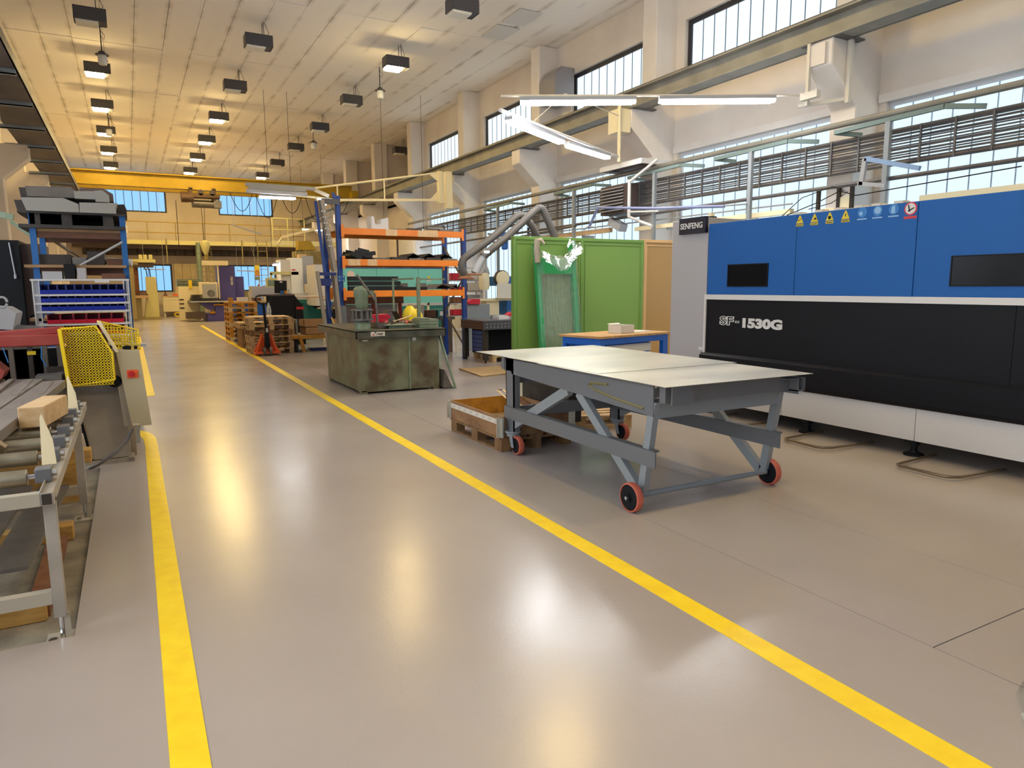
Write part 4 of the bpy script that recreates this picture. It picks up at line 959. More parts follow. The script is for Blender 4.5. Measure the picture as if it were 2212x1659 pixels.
single('leaning_board', B().slab([(8.25, 13.6, 0), (8.4, 13.6, 0), (8.55, 13.9, 1.25), (8.4, 13.9, 1.25)], .02, (0, 1, 0)), 'woodpale', 'narrow pale board leaning near the green partition', 'board')
t = thing('plywood_sheet', 'plywood sheet lying flat on the floor before the welding table', 'board', (5.75, 11.6, 0))
obj('board', B().slab([(5.51, 12.22, .004), (5.37, 10.95, .004), (5.95, 11.05, .004), (6.35, 12.1, .004)], .022), 'ply', t)
# white rack with red bins, grinder
t = thing('bin_shelf', 'white steel shelf of bins behind the orange rack post', 'shelf', (8.3, 18, 0))
for x in (7.82, 8.85):
    for y in (18.0, 18.35): obj('post', B().box(x, y, 0, x + .04, y + .04, 2.2), 'white', t)
for z in (.35, .75, 1.1, 1.42, 1.73, 2.1): obj('shelf_board', B().box(7.82, 18, z, 8.89, 18.38, z + .025), 'white', t)
for i, (x, z, m, w, h) in enumerate(((7.95, 1.76, 'binred', .4, .2), (7.95, 1.45, 'binred', .4, .14), (8.42, 1.45, 'offwhite', .4, .24), (8.42, 1.13, 'lightgrey', .4, .22), (7.95, .78, 'binred', .4, .16), (7.95, 1.13, 'rust', .3, .16), (8.42, 1.76, 'offwhite', .36, .18))):
    single('storage_bin', B().tray(x, 18.02, z, x + w, 18.34, z + h, .012), m, '%s bin on the white shelf, %s counting from the top left' % ({'binred': 'red', 'offwhite': 'white', 'lightgrey': 'grey', 'rust': 'brown'}[m], ORD[i]), 'bin', 'bins on the white shelf')
t = thing('grinder', 'cream belt grinder with round wheel and grey dust hood', 'machine', (8.8, 17, 0))
obj('stand', B().box(8.35, 16.9, 0, 9.2, 17.4, .75), 'bluemetal', t); obj('table', B().box(8.2, 16.85, 1.2, 9.25, 17.3, 1.26), 'cream', t)
obj('column', B().box(8.5, 17.0, .75, 8.9, 17.3, 1.2), 'cream', t)
obj('pump', B().lathe([(.12, 0), (.15, .1), (.14, .4), (.08, .45)], (8.5, 17.1, 1.5)), 'cream', t)
obj('duct', B().pipe([(8.42, 17.1, 1.9), (8.46, 17.1, 2.05), (8.55, 17.1, 2.06), (8.6, 17.1, 1.9)], .08, 8), 'lightgrey', t)
obj('wheel', B().lathe([(.05, -.02), (.16, -.02), (.2, .0), (.2, .1), (.001, .1)], (9.0, 16.95, 1.8), 'y', 20), 'cream', t); obj('wheel_rim', B().lathe([(.2, 0), (.225, 0), (.225, .1), (.2, .1)], (9.0, 16.98, 1.8), 'y', 20, True), 'graphite', t)
obj('motor', B().box(8.9, 17.15, 1.6, 9.6, 17.6, 1.85), 'bluemetal', t); obj('dust_bin', B().box(9.2, 17.1, .8, 9.75, 17.6, 1.6), 'bluemetal', t)
obj('guard', B().box(8.75, 16.8, 1.28, 9.2, 16.85, 1.66).box(8.7, 16.7, 1.26, 9.35, 16.85, 1.29), 'offwhite', t, bevel=.02)
# ------------------------------------------------------------------ fume arms
def arm(lab, pts, r=.066):
    t = thing('fume_arm', lab, 'extraction arm', pts[0], 'fume extraction arms')
    # smooth the path, ribbed hose
    P = [Vector(p) for p in pts]; out = []
    for i in range(len(P) - 1):
        a = P[max(i - 1, 0)]; b_ = P[i]; c = P[i + 1]; d = P[min(i + 2, len(P) - 1)]
        n = max(4, int((c - b_).length / .035))
        for k in range(n):
            u = k / n
            out.append(.5 * ((2 * b_) + (c - a) * u + (2 * a - 5 * b_ + 4 * c - d) * u * u + (3 * b_ - a - 3 * c + d) * u ** 3))
    out.append(P[-1])
    obj('hose', B().pipe(out, [r + (.004 if i % 2 else -.003) for i in range(len(out))], 12), 'hose', t)
    return t
t = arm('left grey fume arm drooping past the green partition', [(7.072, 11.3, 0.9), (6.922000000000001, 11.3, 1.9), (6.722, 11.3, 2.488), (6.596, 11.3, 2.707), (6.434, 11.3, 2.857), (6.307, 11.3, 2.857), (6.111, 11.3, 2.707), (5.754, 11.3, 2.43), (5.385, 11.3, 2.188), (5.223, 11.3, 2.073), (5.177, 11.3, 1.934), (5.235, 11.3, 1.796)])
obj('hood', B().lathe([(.05, .0), (.1, -.01), (.15, -.05), (.15, -.065), (.06, -.05)], (5.258, 11.3, 1.784), 'z', 16), 'rust', t); obj('floor_stand', B().lathe([(.18, 0), (.18, .02), (.05, .04), (.05, .95)], (7.072, 11.3, 0)), 'graphite2', t)
t = arm('right grey fume arm bending sharply above the green partition', [(7.202999999999999, 10.9, 0.9), (7.053, 10.9, 1.9), (6.853, 10.9, 2.47), (6.737, 10.9, 2.713), (6.621, 10.9, 2.922), (6.528, 10.9, 2.968), (6.401, 10.9, 2.887), (5.914, 10.9, 2.481), (5.554, 10.9, 2.215), (5.404, 10.9, 2.099)])
obj('nozzle', B().pipe([(5.427, 10.9, 2.11), (5.311, 10.9, 1.948), (5.241, 10.9, 1.82)], [.055, .07, .072], 14), 'lightgrey', t)
obj('hood', B().lathe([(.06, .0), (.14, -.025), (.14, -.04), (.06, -.03)], (5.218, 10.9, 1.82), 'z', 16), 'rust', t); obj('floor_stand', B().lathe([(.18, 0), (.18, .02), (.05, .04), (.05, .95)], (7.202999999999999, 10.9, 0)), 'graphite2', t)
obj('hood_lamp', B().lathe([(.001, -.02), (.045, -.015), (.045, .015), (.001, .02)], (5.45, 10.854, 2.18), 'z', 12), 'tubesoft', t)

# ------------------------------------------------------------------ green partition, tan panel, wrapped conveyor
def partition(name, lab, y, x0, x1, z1, splits, fm_, pm_, cat='partition', rz=0.0):
    t = thing(name, lab, cat, (0, 0, 0))
    W_ = x1 - x0
    fr = B().frame('y', 0, .1, 0, .05, W_, z1, .055)
    for s in splits: fr.box(s - .03, 0, .1, s + .03, .1, z1 - .055)
    obj('frame', fr, fm_, t, bevel=.004)
    e = [0.0] + list(splits) + [W_]
    for a, c in zip(e, e[1:]):
        p_ = obj('panel', B().box(a + .03, .02, .09, c - .03, .04, z1 - .03), pm_, t)
        obj('panel_edge', B().frame('y', .008, .012, a + .06, .11, c - .06, z1 - .1, .02), fm_, p_)
    for a in (.1, W_ - .2): obj('foot', B().box(a, -.05, 0, a + .08, .2, .05), fm_, t)
    t.location = (x0, y, 0); t.rotation_euler = (0, 0, rz); return t
partition('green_partition', 'bright green steel partition wall standing behind the cart', 10.42, 5.74, 8.53, 2.43, [1.4], 'greenframe', 'green')
partition('tan_partition', 'tan steel partition panel between green wall and laser cutter', 10.5, 8.60, 10.0, 2.45, [], 'tanframe', 'tan')
t = thing('wrapped_conveyor', 'green steel trough wrapped in plastic film leaning on the green partition', 'conveyor part', (6.45, 10.2, 0))
for x in (6.08, 6.80): obj('side_wall', B().slab([(x, 9.98, 0), (x + .07, 9.98, 0), (x + .07, 10.28, 2.3), (x, 10.28, 2.3)], .1, (0, 1, .1)), 'green2', t)
obj('back_plate', B().slab([(6.12, 10.05, 0), (6.84, 10.05, 0), (6.84, 10.36, 2.05), (6.12, 10.36, 2.05)], .01, (0, 1, .1)), 'oldgreenx' if 'oldgreenx' in MATS else 'oldgreen', t)
obj('cross_plate', B().slab([(6.15, 10.22, 1.80), (6.80, 10.22, 1.80), (6.80, 10.25, 2.05), (6.15, 10.25, 2.05)], .03, (0, 1, .1)), 'green2', t)
fv = []; rnd = random.Random(11); NU, NV = 14, 40
for j in range(NV + 1):
    for i in range(NU + 1):
        u, v = i / NU, j / NV
        top = 2.33 - .33 * math.sin(math.pi * u) ** .8
        z = .05 + (top - .05) * v
        y = 9.965 + .3 * z / 2.3 + (rnd.uniform(-.012, .012)) + .03 * math.sin(math.pi * u)
        fv.append((6.06 + .84 * u + rnd.uniform(-.006, .006), y, z))
ff = [(j * (NU + 1) + i, j * (NU + 1) + i + 1, (j + 1) * (NU + 1) + i + 1, (j + 1) * (NU + 1) + i) for j in range(NV) for i in range(NU)]
obj('plastic_film', B().add(fv, ff), 'plastic', t)
for nm_, du, dv, mt_ in (('film_flap', 0, 0, 'plasticwhite'), ('film_flap', .03, .05, 'plasticwhite')):
    fv = []; NU, NV = 18, 5
    for j in range(NV + 1):
        for i in range(NU + 1):
            u, v = i / NU, j / NV
            z = 2.345 - (.24 + .16 * v + dv) * math.sin(math.pi * min(1, max(0, u + .05 * math.sin(9 * u + du * 40)))) ** .7 - .05 * v + rnd.uniform(-.012, .012)
            fv.append((6.05 + .86 * u + rnd.uniform(-.008, .008), 10.2 - .1 * v - du + .03 * math.sin(17 * u) + rnd.uniform(-.01, .01), z))
    obj(nm_, B().add(fv, [(j * (NU + 1) + i, j * (NU + 1) + i + 1, (j + 1) * (NU + 1) + i + 1, (j + 1) * (NU + 1) + i) for j in range(NV) for i in range(NU)]), mt_, t)
obj('corner_wrap', B().pipe([(6.09, 10.22, 1.98), (6.085, 10.245, 2.2), (6.10, 10.26, 2.36), (6.17, 10.24, 2.37), (6.21, 10.2, 2.29)], [.05, .052, .05, .035, .02], 8), 'woodpale2', t)
obj('corner_wrap', B().pipe([(6.84, 10.22, 2.05), (6.845, 10.245, 2.22), (6.83, 10.26, 2.36), (6.76, 10.24, 2.36), (6.68, 10.2, 2.25)], [.05, .052, .05, .035, .02], 8), 'plasticwhite', t)
# ------------------------------------------------------------------ blue workbench
t = thing('assembly_bench', 'blue steel workbench with wooden top and grey drawers', 'workbench', (0, 0, 0), rz=.0)
obj('worktop', B().box(0, 0, .825, 1.68, .85, .86), 'woodx', t, bevel=.004)
obj('end_frame', B().box(.04, .03, .72, .14, .82, .825).box(.04, .03, 0, .14, .1, .72).box(.04, .75, 0, .14, .82, .72), 'benchblue', t)
obj('end_frame', B().box(1.5, .03, .72, 1.62, .82, .825).box(1.5, .03, 0, 1.62, .1, .72).box(1.5, .75, 0, 1.62, .82, .72), 'benchblue', t)
obj('front_rail', B().box(.14, .03, .73, 1.5, .09, .825), 'benchblue', t); obj('rear_rail', B().box(.14, .76, .3, 1.5, .8, .4), 'benchblue', t)
c_ = obj('drawer_box', B().box(.2, .06, .3, 1.2, .8, .72), 'benchblue', t)
for k in range(3):
    d_ = obj('drawer', B().box(.2, .03, .59 - k * .14, 1.2, .06, .71 - k * .14), 'offwhite', t); obj('handle', B().box(.22, .015, .695 - k * .14, 1.18, .03, .71 - k * .14), 'grey', d_)
t.location = (5.94, 8.2, 0); t.rotation_euler = (0, 0, .2)
t = thing('open_carton', 'small open white carton on the blue workbench', 'box', (6.72, 8.8, .861))
obj('carton_body', B().tray(6.56, 8.6, .862, 6.88, 8.86, .985, .004).rot(.25, (6.72, 8.75, 0)), 'offwhite', t)
obj('flap', B().slab([(6.58, 8.84, .985), (6.86, 8.92, .985), (6.85, 8.97, 1.0), (6.57, 8.89, 1.0)], .004), 'offwhite', t)
single('paper_sheet', B().box(7.0, 8.75, .861, 7.4, 9.0, .866).rot(.3, (7.2, 8.85, 0)), 'white', 'white paper folder lying on the right of the blue workbench', 'paper')
# ------------------------------------------------------------------ stacked pallets, pallet truck, cart
for k in range(6):
    pallet('pallet in the stack behind the pallet truck, %s from the floor' % ORD[k], (2.98 + .012 * math.sin(k * 2), 18.0, .145 * k), L=.8, Wd=1.0, mat=['wood', 'ply', 'wood', 'wooddark', 'wood', 'wood'][k], group='pallets stacked behind the truck', nb=5)
single('top_board', B().box(2.5, 17.6, .871, 3.42, 18.4, .895), 'woodpale', 'loose pale board on top of the pallet stack', 'board')
single('stack_board', B().box(3.5, 17.7, 0, 3.53, 18.5, .84), 'ply', 'plywood board standing upright beside the pallet stack', 'board')
single('stack_board', B().box(3.6, 17.8, 0, 3.64, 18.4, .80), 'cartgrey2', 'grey panel standing upright beside the plywood board', 'board')
for k in range(8):
    pallet('pallet in the narrow rear stack beside the yellow line, %s from the floor' % ORD[k], (2.95, 22.6, .145 * k), L=1.2, Wd=.8, mat='woodgold' if k % 3 else 'wood', group='pallets stacked farther back', nb=4)
single('stack_post', B().box(2.56, 22.02, 1.16, 2.68, 22.14, 1.3), 'woodgold', 'small wooden block on top of the rear pallet stack', 'block')
t = thing('waste_bin', 'brown wooden bin with pallet base between the two pallet stacks', 'bin', (2.85, 20.2, 0))
for z in (0, ): obj('base', B().box(2.55, 19.6, 0, 3.25, 20.6, .03).box(2.55, 19.6, .03, 2.65, 20.6, .12).box(3.15, 19.6, .03, 3.25, 20.6, .12), 'wooddark', t)
obj('box', B().box(2.56, 19.62, .12, 3.24, 20.58, .5), 'wooddark', t); obj('top_pallet', B().box(2.5, 19.55, .54, 3.3, 20.65, .58).box(2.5, 19.55, .62, 3.3, 20.65, .66).box(2.52, 19.6, .5, 2.62, 20.6, .62).box(3.18, 19.6, .5, 3.28, 20.6, .62), 'wood', t)
t = thing('pallet_truck', 'orange hand pallet truck with black handle before the pallet stack', 'pallet truck', (2.78, 17.2, 0))
obj('chassis', B().prism([(2.5, .03), (3.08, .03), (3.08, .09), (2.92, .42), (2.66, .42), (2.5, .09)], 'y', 17.28, 17.36), 'jackorange', t)
obj('rib', B().bar((2.56, 17.2, .08), (2.7, 17.26, .5), .05, .04).bar((3.02, 17.2, .08), (2.88, 17.26, .5), .05, .04).box(2.5, 17.1, .04, 3.08, 17.3, .09), 'jackorange', t)
for x in (2.55, 2.88): obj('fork', B().box(x, 17.36, .05, x + .16, 17.59, .1), 'jackorange', t)
for x in (2.68, 2.82): obj('wheel', B().lathe([(.001, 0), (.1, 0), (.1, .055), (.001, .055)], (x, 17.12, .1), 'x', 20), 'graphite2', t)
obj('pump', B().lathe([(.06, 0), (.07, .1), (.05, .35), (.035, .4)], (2.79, 17.16, .16), 'z', 12), 'blackmatt', t)
obj('pole', B().tube((2.79, 17.14, .4), (2.73, 17.05, 1.24), .03, 8), 'blackmatt', t); obj('label', B().box(2.76, 17.05, .55, 2.8, 17.056, .65), 'white', t)
obj('handle', B().pipe([(2.73, 17.05, 1.2), (2.6, 17.04, 1.26), (2.56, 17.04, 1.3), (2.58, 17.04, 1.39), (2.73, 17.04, 1.41), (2.9, 17.04, 1.39), (2.92, 17.04, 1.3), (2.87, 17.04, 1.26), (2.73, 17.05, 1.2)], .016, 8), 'blackmatt', t)
t = thing('flat_cart', 'low wooden flat cart on black castors behind the workbench', 'cart', (3.95, 17.9, 0))
obj('deck', B().box(3.42, 17.5, .37, 4.75, 18.5, .42), 'wood', t); obj('deck_edge', B().box(3.42, 17.48, .33, 4.75, 17.5, .42), 'orange2' if 'orange2' in MATS else 'woodgold', t)
for x in (3.52, 4.5):
    for y in (17.65, 18.3): obj('castor', B().lathe([(.001, 0), (.1, 0), (.1, .045), (.001, .045)], (x, y, .1), 'x', 16).box(x - .03, y - .05, .18, x + .07, y + .05, .35), 'rubber', t)
obj('leg', B().prism([(3.6, .34), (3.68, .34), (3.75, 0), (3.68, 0)], 'y', 17.5, 17.56), 'woodgold', t)
for k, (z0, z1, lab) in enumerate(((.42, .6, 'lower brown cardboard tray on the flat cart'), (.605, .79, 'upper open cardboard tray stacked on the flat cart'))):
    single('cardboard_tray', B().tray(3.78 - .03 * k, 17.62, z0, 4.6, 18.2, z1, .012), 'card', lab, 'box', 'cardboard trays on the flat cart')
single('floor_mat', B().box(3.95, 17.9, .0, 4.4, 18.2, .05), 'navy', 'dark blue box on the floor under the flat cart', 'box')

# ------------------------------------------------------------------ desk with monitor
t = thing('control_desk', 'dark office desk with slanted side panel holding a monitor', 'desk', (3.8, 20.3, 0))
obj('desktop', B().box(3.2, 20.0, 1.36, 4.05, 20.8, 1.4), 'darkbrown', t); obj('front', B().prism([(3.3, .85), (4.1, .78), (4.05, 1.36), (3.3, 1.36)], 'y', 20.02, 20.1), 'blackmatt', t)
obj('side', B().prism([(4.05, 1.36), (4.25, 1.1), (4.3, 0), (4.1, 0), (4.05, .8)], 'y', 20.0, 20.8), 'blackmatt', t); obj('red_strip', B().box(4.08, 19.99, .98, 4.28, 20.0, 1.05), 'red', t)
obj('lower_unit', B().box(3.35, 20.15, 0, 4.05, 20.7, .85), 'darkbrown', t)
t = thing('monitor', 'black computer monitor seen from behind on the dark desk', 'monitor', (3.72, 20.3, 1.4))
obj('back_shell', B().box(3.56, 20.2, 1.43, 3.89, 20.25, 1.78).rot(.03, (3.72, 20.2, 1.6), 'y'), 'blackmatt', t, bevel=.01); obj('stand', B().box(3.70, 20.1, 1.405, 3.78, 20.18, 1.5).box(3.66, 20.06, 1.4, 3.82, 20.3, 1.41), 'bluemetal', t); obj('sticker', B().box(3.70, 20.192, 1.72, 3.77, 20.199, 1.76), 'white', t)
single('mug', B().lathe([(.03, 0), (.045, .01), (.045, .1), (.04, .1)], (3.82, 20.05, 1.401), 'z', 14), 'woodgold', 'yellow mug on the desk in front of the monitor', 'mug')
single('cup', B().lathe([(.03, 0), (.05, .02), (.045, .14), (.04, .14)], (3.95, 20.1, 1.401), 'z', 12), 'offwhite', 'pale cup beside the yellow mug on the desk', 'cup')
single('water_bottle', B().lathe([(.04, 0), (.06, .01), (.06, .15), (.05, .22), (.025, .28), (.025, .32), (.001, .33)], (3.02, 18.1, .896), 'z', 14), 'plasticwhite', 'clear plastic water bottle on top of the pallet stack', 'bottle')
t = thing('blue_table', 'blue bench with wooden top beside the rear pallets', 'workbench', (3.4, 24, 0))
obj('worktop', B().box(2.9, 23.6, 1.1, 4.3, 24.4, 1.16), 'wood', t); obj('cabinet', B().box(3.2, 23.7, 0, 4.2, 24.3, 1.1), 'benchblue', t)
obj('rail', B().box(2.9, 23.65, 0, 3.0, 23.75, 1.1), 'benchblue', t); obj('funnel', B().lathe([(.12, 0), (.02, .28)], (3.45, 23.6, .85), 'z', 10), 'lightgrey', t)
for i, (x, m, w, h) in enumerate(((3.05, 'offwhite', .3, .12), (3.5, 'brown', .25, .1), (3.9, 'offwhite', .35, .16))):
    single('parts_box', B().box(x, 23.75, 1.161, x + w, 24.1, 1.161 + h), m, '%s parts box on the blue bench by the rear pallets, %s from the left' % ({'offwhite': 'white', 'brown': 'brown'}[m], ORD[i]), 'box')
single('grey_cabinet', B().box(3.72, 25.5, 0, 4.9, 26.1, 1.64), 'grey', 'plain grey cabinet standing behind the monitor desk', 'cabinet', bevel=.01)
# ------------------------------------------------------------------ white machining centre and teal machine
t = thing('milling_centre', 'white vertical milling centre with tall grey tool column', 'machine', (5.0, 24.3, 0))
obj('column', B().box(4.75, 23.9, 1.3, 5.15, 24.6, 2.55), 'whitebright' if 'whitebright' in MATS else 'white', t, bevel=.02)
obj('column_side', B().box(4.45, 24.0, 1.4, 4.75, 24.8, 2.5), 'offwhite', t); obj('cover', B().box(5.15, 23.9, 1.7, 5.5, 24.2, 2.62), 'grey2' if '0' in MATS else 'lightgrey', t)
obj('cover_top', B().box(5.05, 23.95, 2.55, 5.3, 24.3, 2.68), 'woodpale', t)
obj('badge', B().box(4.78, 23.89, 2.14, 4.9, 23.9, 2.18), 'red', t)
for k in range(3): obj('base_step', B().box(4.7 - .02 * k, 23.7 - .05 * k, 1.3 - .12 * k, 5.4, 24.5, 1.4 - .12 * k), 'offwhite', t)
obj('enclosure', B().prism([(5.45, .9), (6.1, .9), (6.05, 1.6), (6.1, 2.35), (5.45, 2.35)], 'y', 24.0, 25.2), 'white', t); obj('base', B().box(4.5, 24.0, 0, 6.1, 25.2, 1.0), 'tealdark', t)
obj('arm', B().box(4.1, 23.9, 2.0, 5.0, 24.0, 2.1).box(4.1, 23.9, 1.7, 4.16, 24, 2.05), 'paleyellow', t); obj('panel', B().box(3.95, 23.85, 1.6, 4.3, 24.0, 1.9), 'paleyellow', t); obj('screen', B().box(4.0, 23.84, 1.63, 4.25, 23.85, 1.83), 'oldgreen', t)
obj('yellow_post', B().box(5.42, 23.7, 1.2, 5.5, 23.8, 1.85), 'paleyellow', t)
t = thing('paper_table', 'table covered with papers and drawings before the green machine', 'table', (4.8, 21, 0))
obj('top', B().box(4.15, 20.9, 1.28, 5.35, 21.6, 1.31), 'woodpale', t)
for x in (4.2, 5.25): obj('leg', B().box(x, 20.95, 0, x + .05, 21.0, 1.28), 'cream', t)
for k, (x, m) in enumerate(((4.25, 'white'), (4.6, 'pinkpaper'), (4.95, 'white'))): obj('paper', B().box(x, 20.88, 1.312 + .01 * k, x + .35, 21.3, 1.33 + .01 * k), m, t)
single('green_bin', B().box(4.42, 21.7, .85, 4.75, 22.1, 1.22).box(4.44, 21.72, 0, 4.73, 22.08, .85), 'tealdark', 'dark green cabinet below the paper table', 'cabinet')
t = thing('drafting_stand', 'small wooden stand with lamp and blue pot behind the cardboard', 'stand', (5.0, 21, 0))
obj('top', B().box(4.85, 20.7, .96, 5.35, 20.85, 1.0), 'woodpale', t); obj('post', B().box(4.98, 20.72, 0, 5.03, 20.78, .96), 'cream', t); obj('box', B().box(5.05, 20.75, .5, 5.35, 20.85, .94), 'blackmatt', t)
obj('lamp', B().tube((5.0, 20.75, 1.0), (5.02, 20.75, 1.2), .012, 6).lathe([(.06, 0), (.05, .03), (.001, .05)], (5.02, 20.75, 1.2)), 'bronze', t); obj('pot', B().lathe([(.06, 0), (.08, .02), (.08, .16), (.001, .16)], (5.25, 20.78, 1.0)), 'bluemetal', t)
t = thing('teal_machine', 'long turquoise enclosed turning machine with dark blue top band', 'machine', (7.5, 22.3, 0))
e_ = [5.95, 7.06, 8.5, 9.35]
for a, c in zip(e_, e_[1:]): obj('door', B().box(a + .004, 22.0, .95, c - .004, 22.05, 2.186), 'teal', t, bevel=.006)
obj('body', B().box(5.95, 22.05, .1, 9.4, 23.3, 2.2), 'tealdark', t); obj('plinth', B().box(6.0, 22.1, 0, 9.35, 23.2, .1), 'blackmatt', t); obj('lower_panel', B().box(5.95, 22.0, .12, 9.4, 22.05, .94), 'tealdark', t)
bd = obj('name_band', B().box(5.9, 21.98, 2.19, 9.38, 22.05, 2.36), 'navyband' if 'navyband' in MATS else 'benchblue', t)
obj('lettering', B().text('TECHNO INDEX', .15, (6.3, 21.978, 2.21), (1, 0, 0), (0, 0, 1), ext=.002, bold=.003).text('1530', .15, (7.95, 21.978, 2.21), (1, 0, 0), (0, 0, 1), ext=.002, bold=.003), 'white', bd)
obj('round_sign', B().lathe([(.12, 0), (.12, .006)], (6.22, 21.99, 1.98), 'y', 20), 'pinkpaper', t); obj('warning_label', B().prism([(8.8, 1.86), (8.92, 1.86), (8.86, 1.97)], 'y', 21.985, 21.995), 'yellow', t); obj('warning_label', B().box(8.78, 21.985, 1.76, 8.95, 21.995, 1.85), 'white', t)
obj('side_machine', B().box(5.2, 22.4, 1.0, 5.9, 23.6, 2.3), 'offwhite', t)
t = thing('guard_rail', 'pale rail on posts in front of the turquoise machine', 'rail', (7.6, 20, 0))
obj('rail', B().box(7.0, 20.0, 1.02, 9.0, 20.06, 1.1), 'white', t); 
for x in (7.05, 8.0, 8.9): obj('post', B().box(x, 20, 0, x + .06, 20.06, 1.1), 'cream', t)
# stand-alone machine with wiring behind the grey posts
t = thing('machine_wiring', 'yellowish old machine head tangled with hoses behind the grey posts', 'machine', (6.6, 29, 0))
obj('column', B().box(6.2, 28.6, 0, 6.9, 29.4, 2.5), 'brown', t); obj('head', B().box(5.9, 28.5, 2.5, 6.9, 29.3, 3.0), 'olive', t); obj('hood', B().prism([(6.0, 3.05), (6.7, 3.05), (6.5, 3.4), (6.0, 3.4)], 'y', 28.5, 29), 'craneyellow', t)
rnd = random.Random(4)
b = B()
for k in range(9):
    x = 5.9 + .13 * k; b.pipe([(x, 28.4, 3.0), (x + rnd.uniform(-.2, .3), 28.3, 2.7), (x + rnd.uniform(-.2, .3), 28.35, 2.4), (x + rnd.uniform(-.1, .2), 28.4, 2.2)], .025, 5)
obj('hose', b, 'olive', t)['kind'] = 'stuff'
single('ceiling_jib', B().bar((5.6, 29.5, 3.6), (7.5, 29.2, 4.1), .08, .1).bar((5.6, 29.5, 3.6), (5.4, 29.4, 3.3), .06, .06), 'cream', 'slanting cream boom behind the grey rack frames', 'boom')
t = thing('electric_cabinet', 'pale electric cabinet on the wall under the top orange beam', 'cabinet', (9.7, 24.5, 2.6))
obj('case', B().box(9.3, 24.2, 2.2, 9.9, 26.0, 3.6), 'white', t); obj('door', B().box(9.28, 24.4, 2.3, 9.3, 25.8, 3.5), 'offwhite', t); obj('conduit', B().tube((9.25, 26.1, 2), (9.25, 26.1, 3.6), .04, 6), 'darkbrown', t)
t = thing('air_regulator', 'blue air filter with curled pipe on the right wall', 'air filter', (9.3, 17.5, 2.8))
obj('bowl', B().lathe([(.06, 0), (.09, .03), (.09, .3), (.11, .32), (.11, .45), (.04, .48)], (9.3, 17.4, 2.6), 'z', 14), 'benchblue', t); obj('pipe', B().pipe([(9.3, 17.4, 2.85), (9.3, 17.8, 2.82), (9.3, 18.1, 2.85), (9.3, 18.2, 2.95), (9.3, 18.15, 3.05), (9.3, 18.4, 3.1)], .03, 7).tube((9.3, 17.3, 2.87), (9.4, 14.0, 3.0), .03, 7), 'graphite2', t)
t = thing('cable_ladder', 'dark cable ladder running up the wall beside the air filter', 'cable ladder', (9.9, 16.9, 2))
for y in (16.85, 17.05): obj('side_rail', B().box(9.85, y, 1.0, 9.9, y + .03, 3.2), 'navy', t)
for k in range(8): obj('rung', B().box(9.85, 16.85, 1.2 + .26 * k, 9.88, 17.05, 1.22 + .26 * k), 'navy', t)
# ------------------------------------------------------------------ far end of the hall
t = thing('boring_mill', 'purple and cream horizontal boring mill at the far end', 'machine', (3.6, 36.5, 0))
obj('bed', B().prism([(3.2, .0), (4.75, .0), (4.75, .75), (3.6, .75), (3.55, .35), (3.2, .35)], 'y', 36, 38.5), 'purple', t, bevel=.02); obj('bed_front', B().box(4.1, 35.95, .12, 4.7, 36, .5), 'purple', t)
obj('saddle', B().prism([(2.9, .88), (3.7, .88), (3.55, .62), (3.3, .55)], 'y', 36, 37.2), 'purple', t)
obj('table', B().box(2.45, 35.8, .88, 4.4, 37.3, .98), 'steeldark', t); obj('table_rail', B().box(2.45, 35.7, .92, 4.3, 35.8, .96), 'steel', t)
for k in range(4): obj('bellows', B().box(2.55 + .02 * k, 35.9, 1.0 + .07 * k, 3.75 - .05 * k, 37.2, 1.05 + .07 * k), 'graphite', t)
obj('column', B().box(3.82, 36.2, .7, 4.56, 37.4, 2.62), 'purple', t, bevel=.02); obj('column', B().box(4.56, 36.4, .7, 4.98, 37.4, 2.12), 'purple', t, bevel=.02)
obj('rail', B().box(3.78, 36.1, 1.05, 3.84, 36.2, 2.62), 'cream', t); obj('beam', B().box(3.15, 36.0, 2.64, 4.27, 36.6, 2.85), 'cream', t, bevel=.01)
hd = obj('headstock', B().box(2.95, 35.9, 1.12, 3.72, 36.6, 1.85), 'cream', t, bevel=.02); obj('face_plate', B().box(3.05, 35.86, 1.1, 3.66, 35.9, 1.76), 'lightgrey', hd)
obj('spindle', B().lathe([(.05, -.06), (.05, -.04), (.12, -.04), (.12, -.02), (.17, -.02), (.17, 0)], (3.42, 35.86, 1.32), 'y', 20), 'steeldark', hd)
obj('lettering', B().text('CBOSK', .13, (4.36, 36.19, 2.12), (0, 0, -1), (1, 0, 0), ext=.004, bold=.006), 'offwhite', t)
obj('chip_pan', B().box(2.3, 35.9, .15, 3.1, 36.6, .45), 'darkbrown', t); obj('vise', B().lathe([(.1, 0), (.14, .03), (.1, .12)], (3.45, 36.0, .36)), 'woodgold', t); obj('parts_tray', B().box(3.5, 35.9, .75, 4.1, 36.3, .82), 'woodgold', t)
t = thing('control_cabinet', 'cream stepped control cabinet left of the purple boring mill', 'cabinet', (2.4, 37, 0))
obj('body', B().box(2.1, 37.0, .05, 3.0, 37.8, 1.65), 'cream', t, bevel=.01); obj('vent', B().box(2.1, 36.98, .6, 2.3, 37.0, .66).box(2.1, 36.98, .8, 2.3, 37.0, .86).box(2.1, 36.98, 1.0, 2.3, 37.0, 1.06), 'gap', t)
obj('top_machine', B().box(2.05, 37.1, 1.66, 3.1, 37.7, 2.0), 'oldgreen', t); obj('yellow_block', B().box(2.55, 36.95, 1.55, 2.7, 37.05, 1.95), 'yellow', t); obj('pipes', B().tube((2.1, 37.05, 1.8), (2.9, 37.05, 1.8), .03, 6).tube((2.1, 37.05, 1.92), (2.9, 37.05, 1.92), .03, 6), 'graphite2', t)
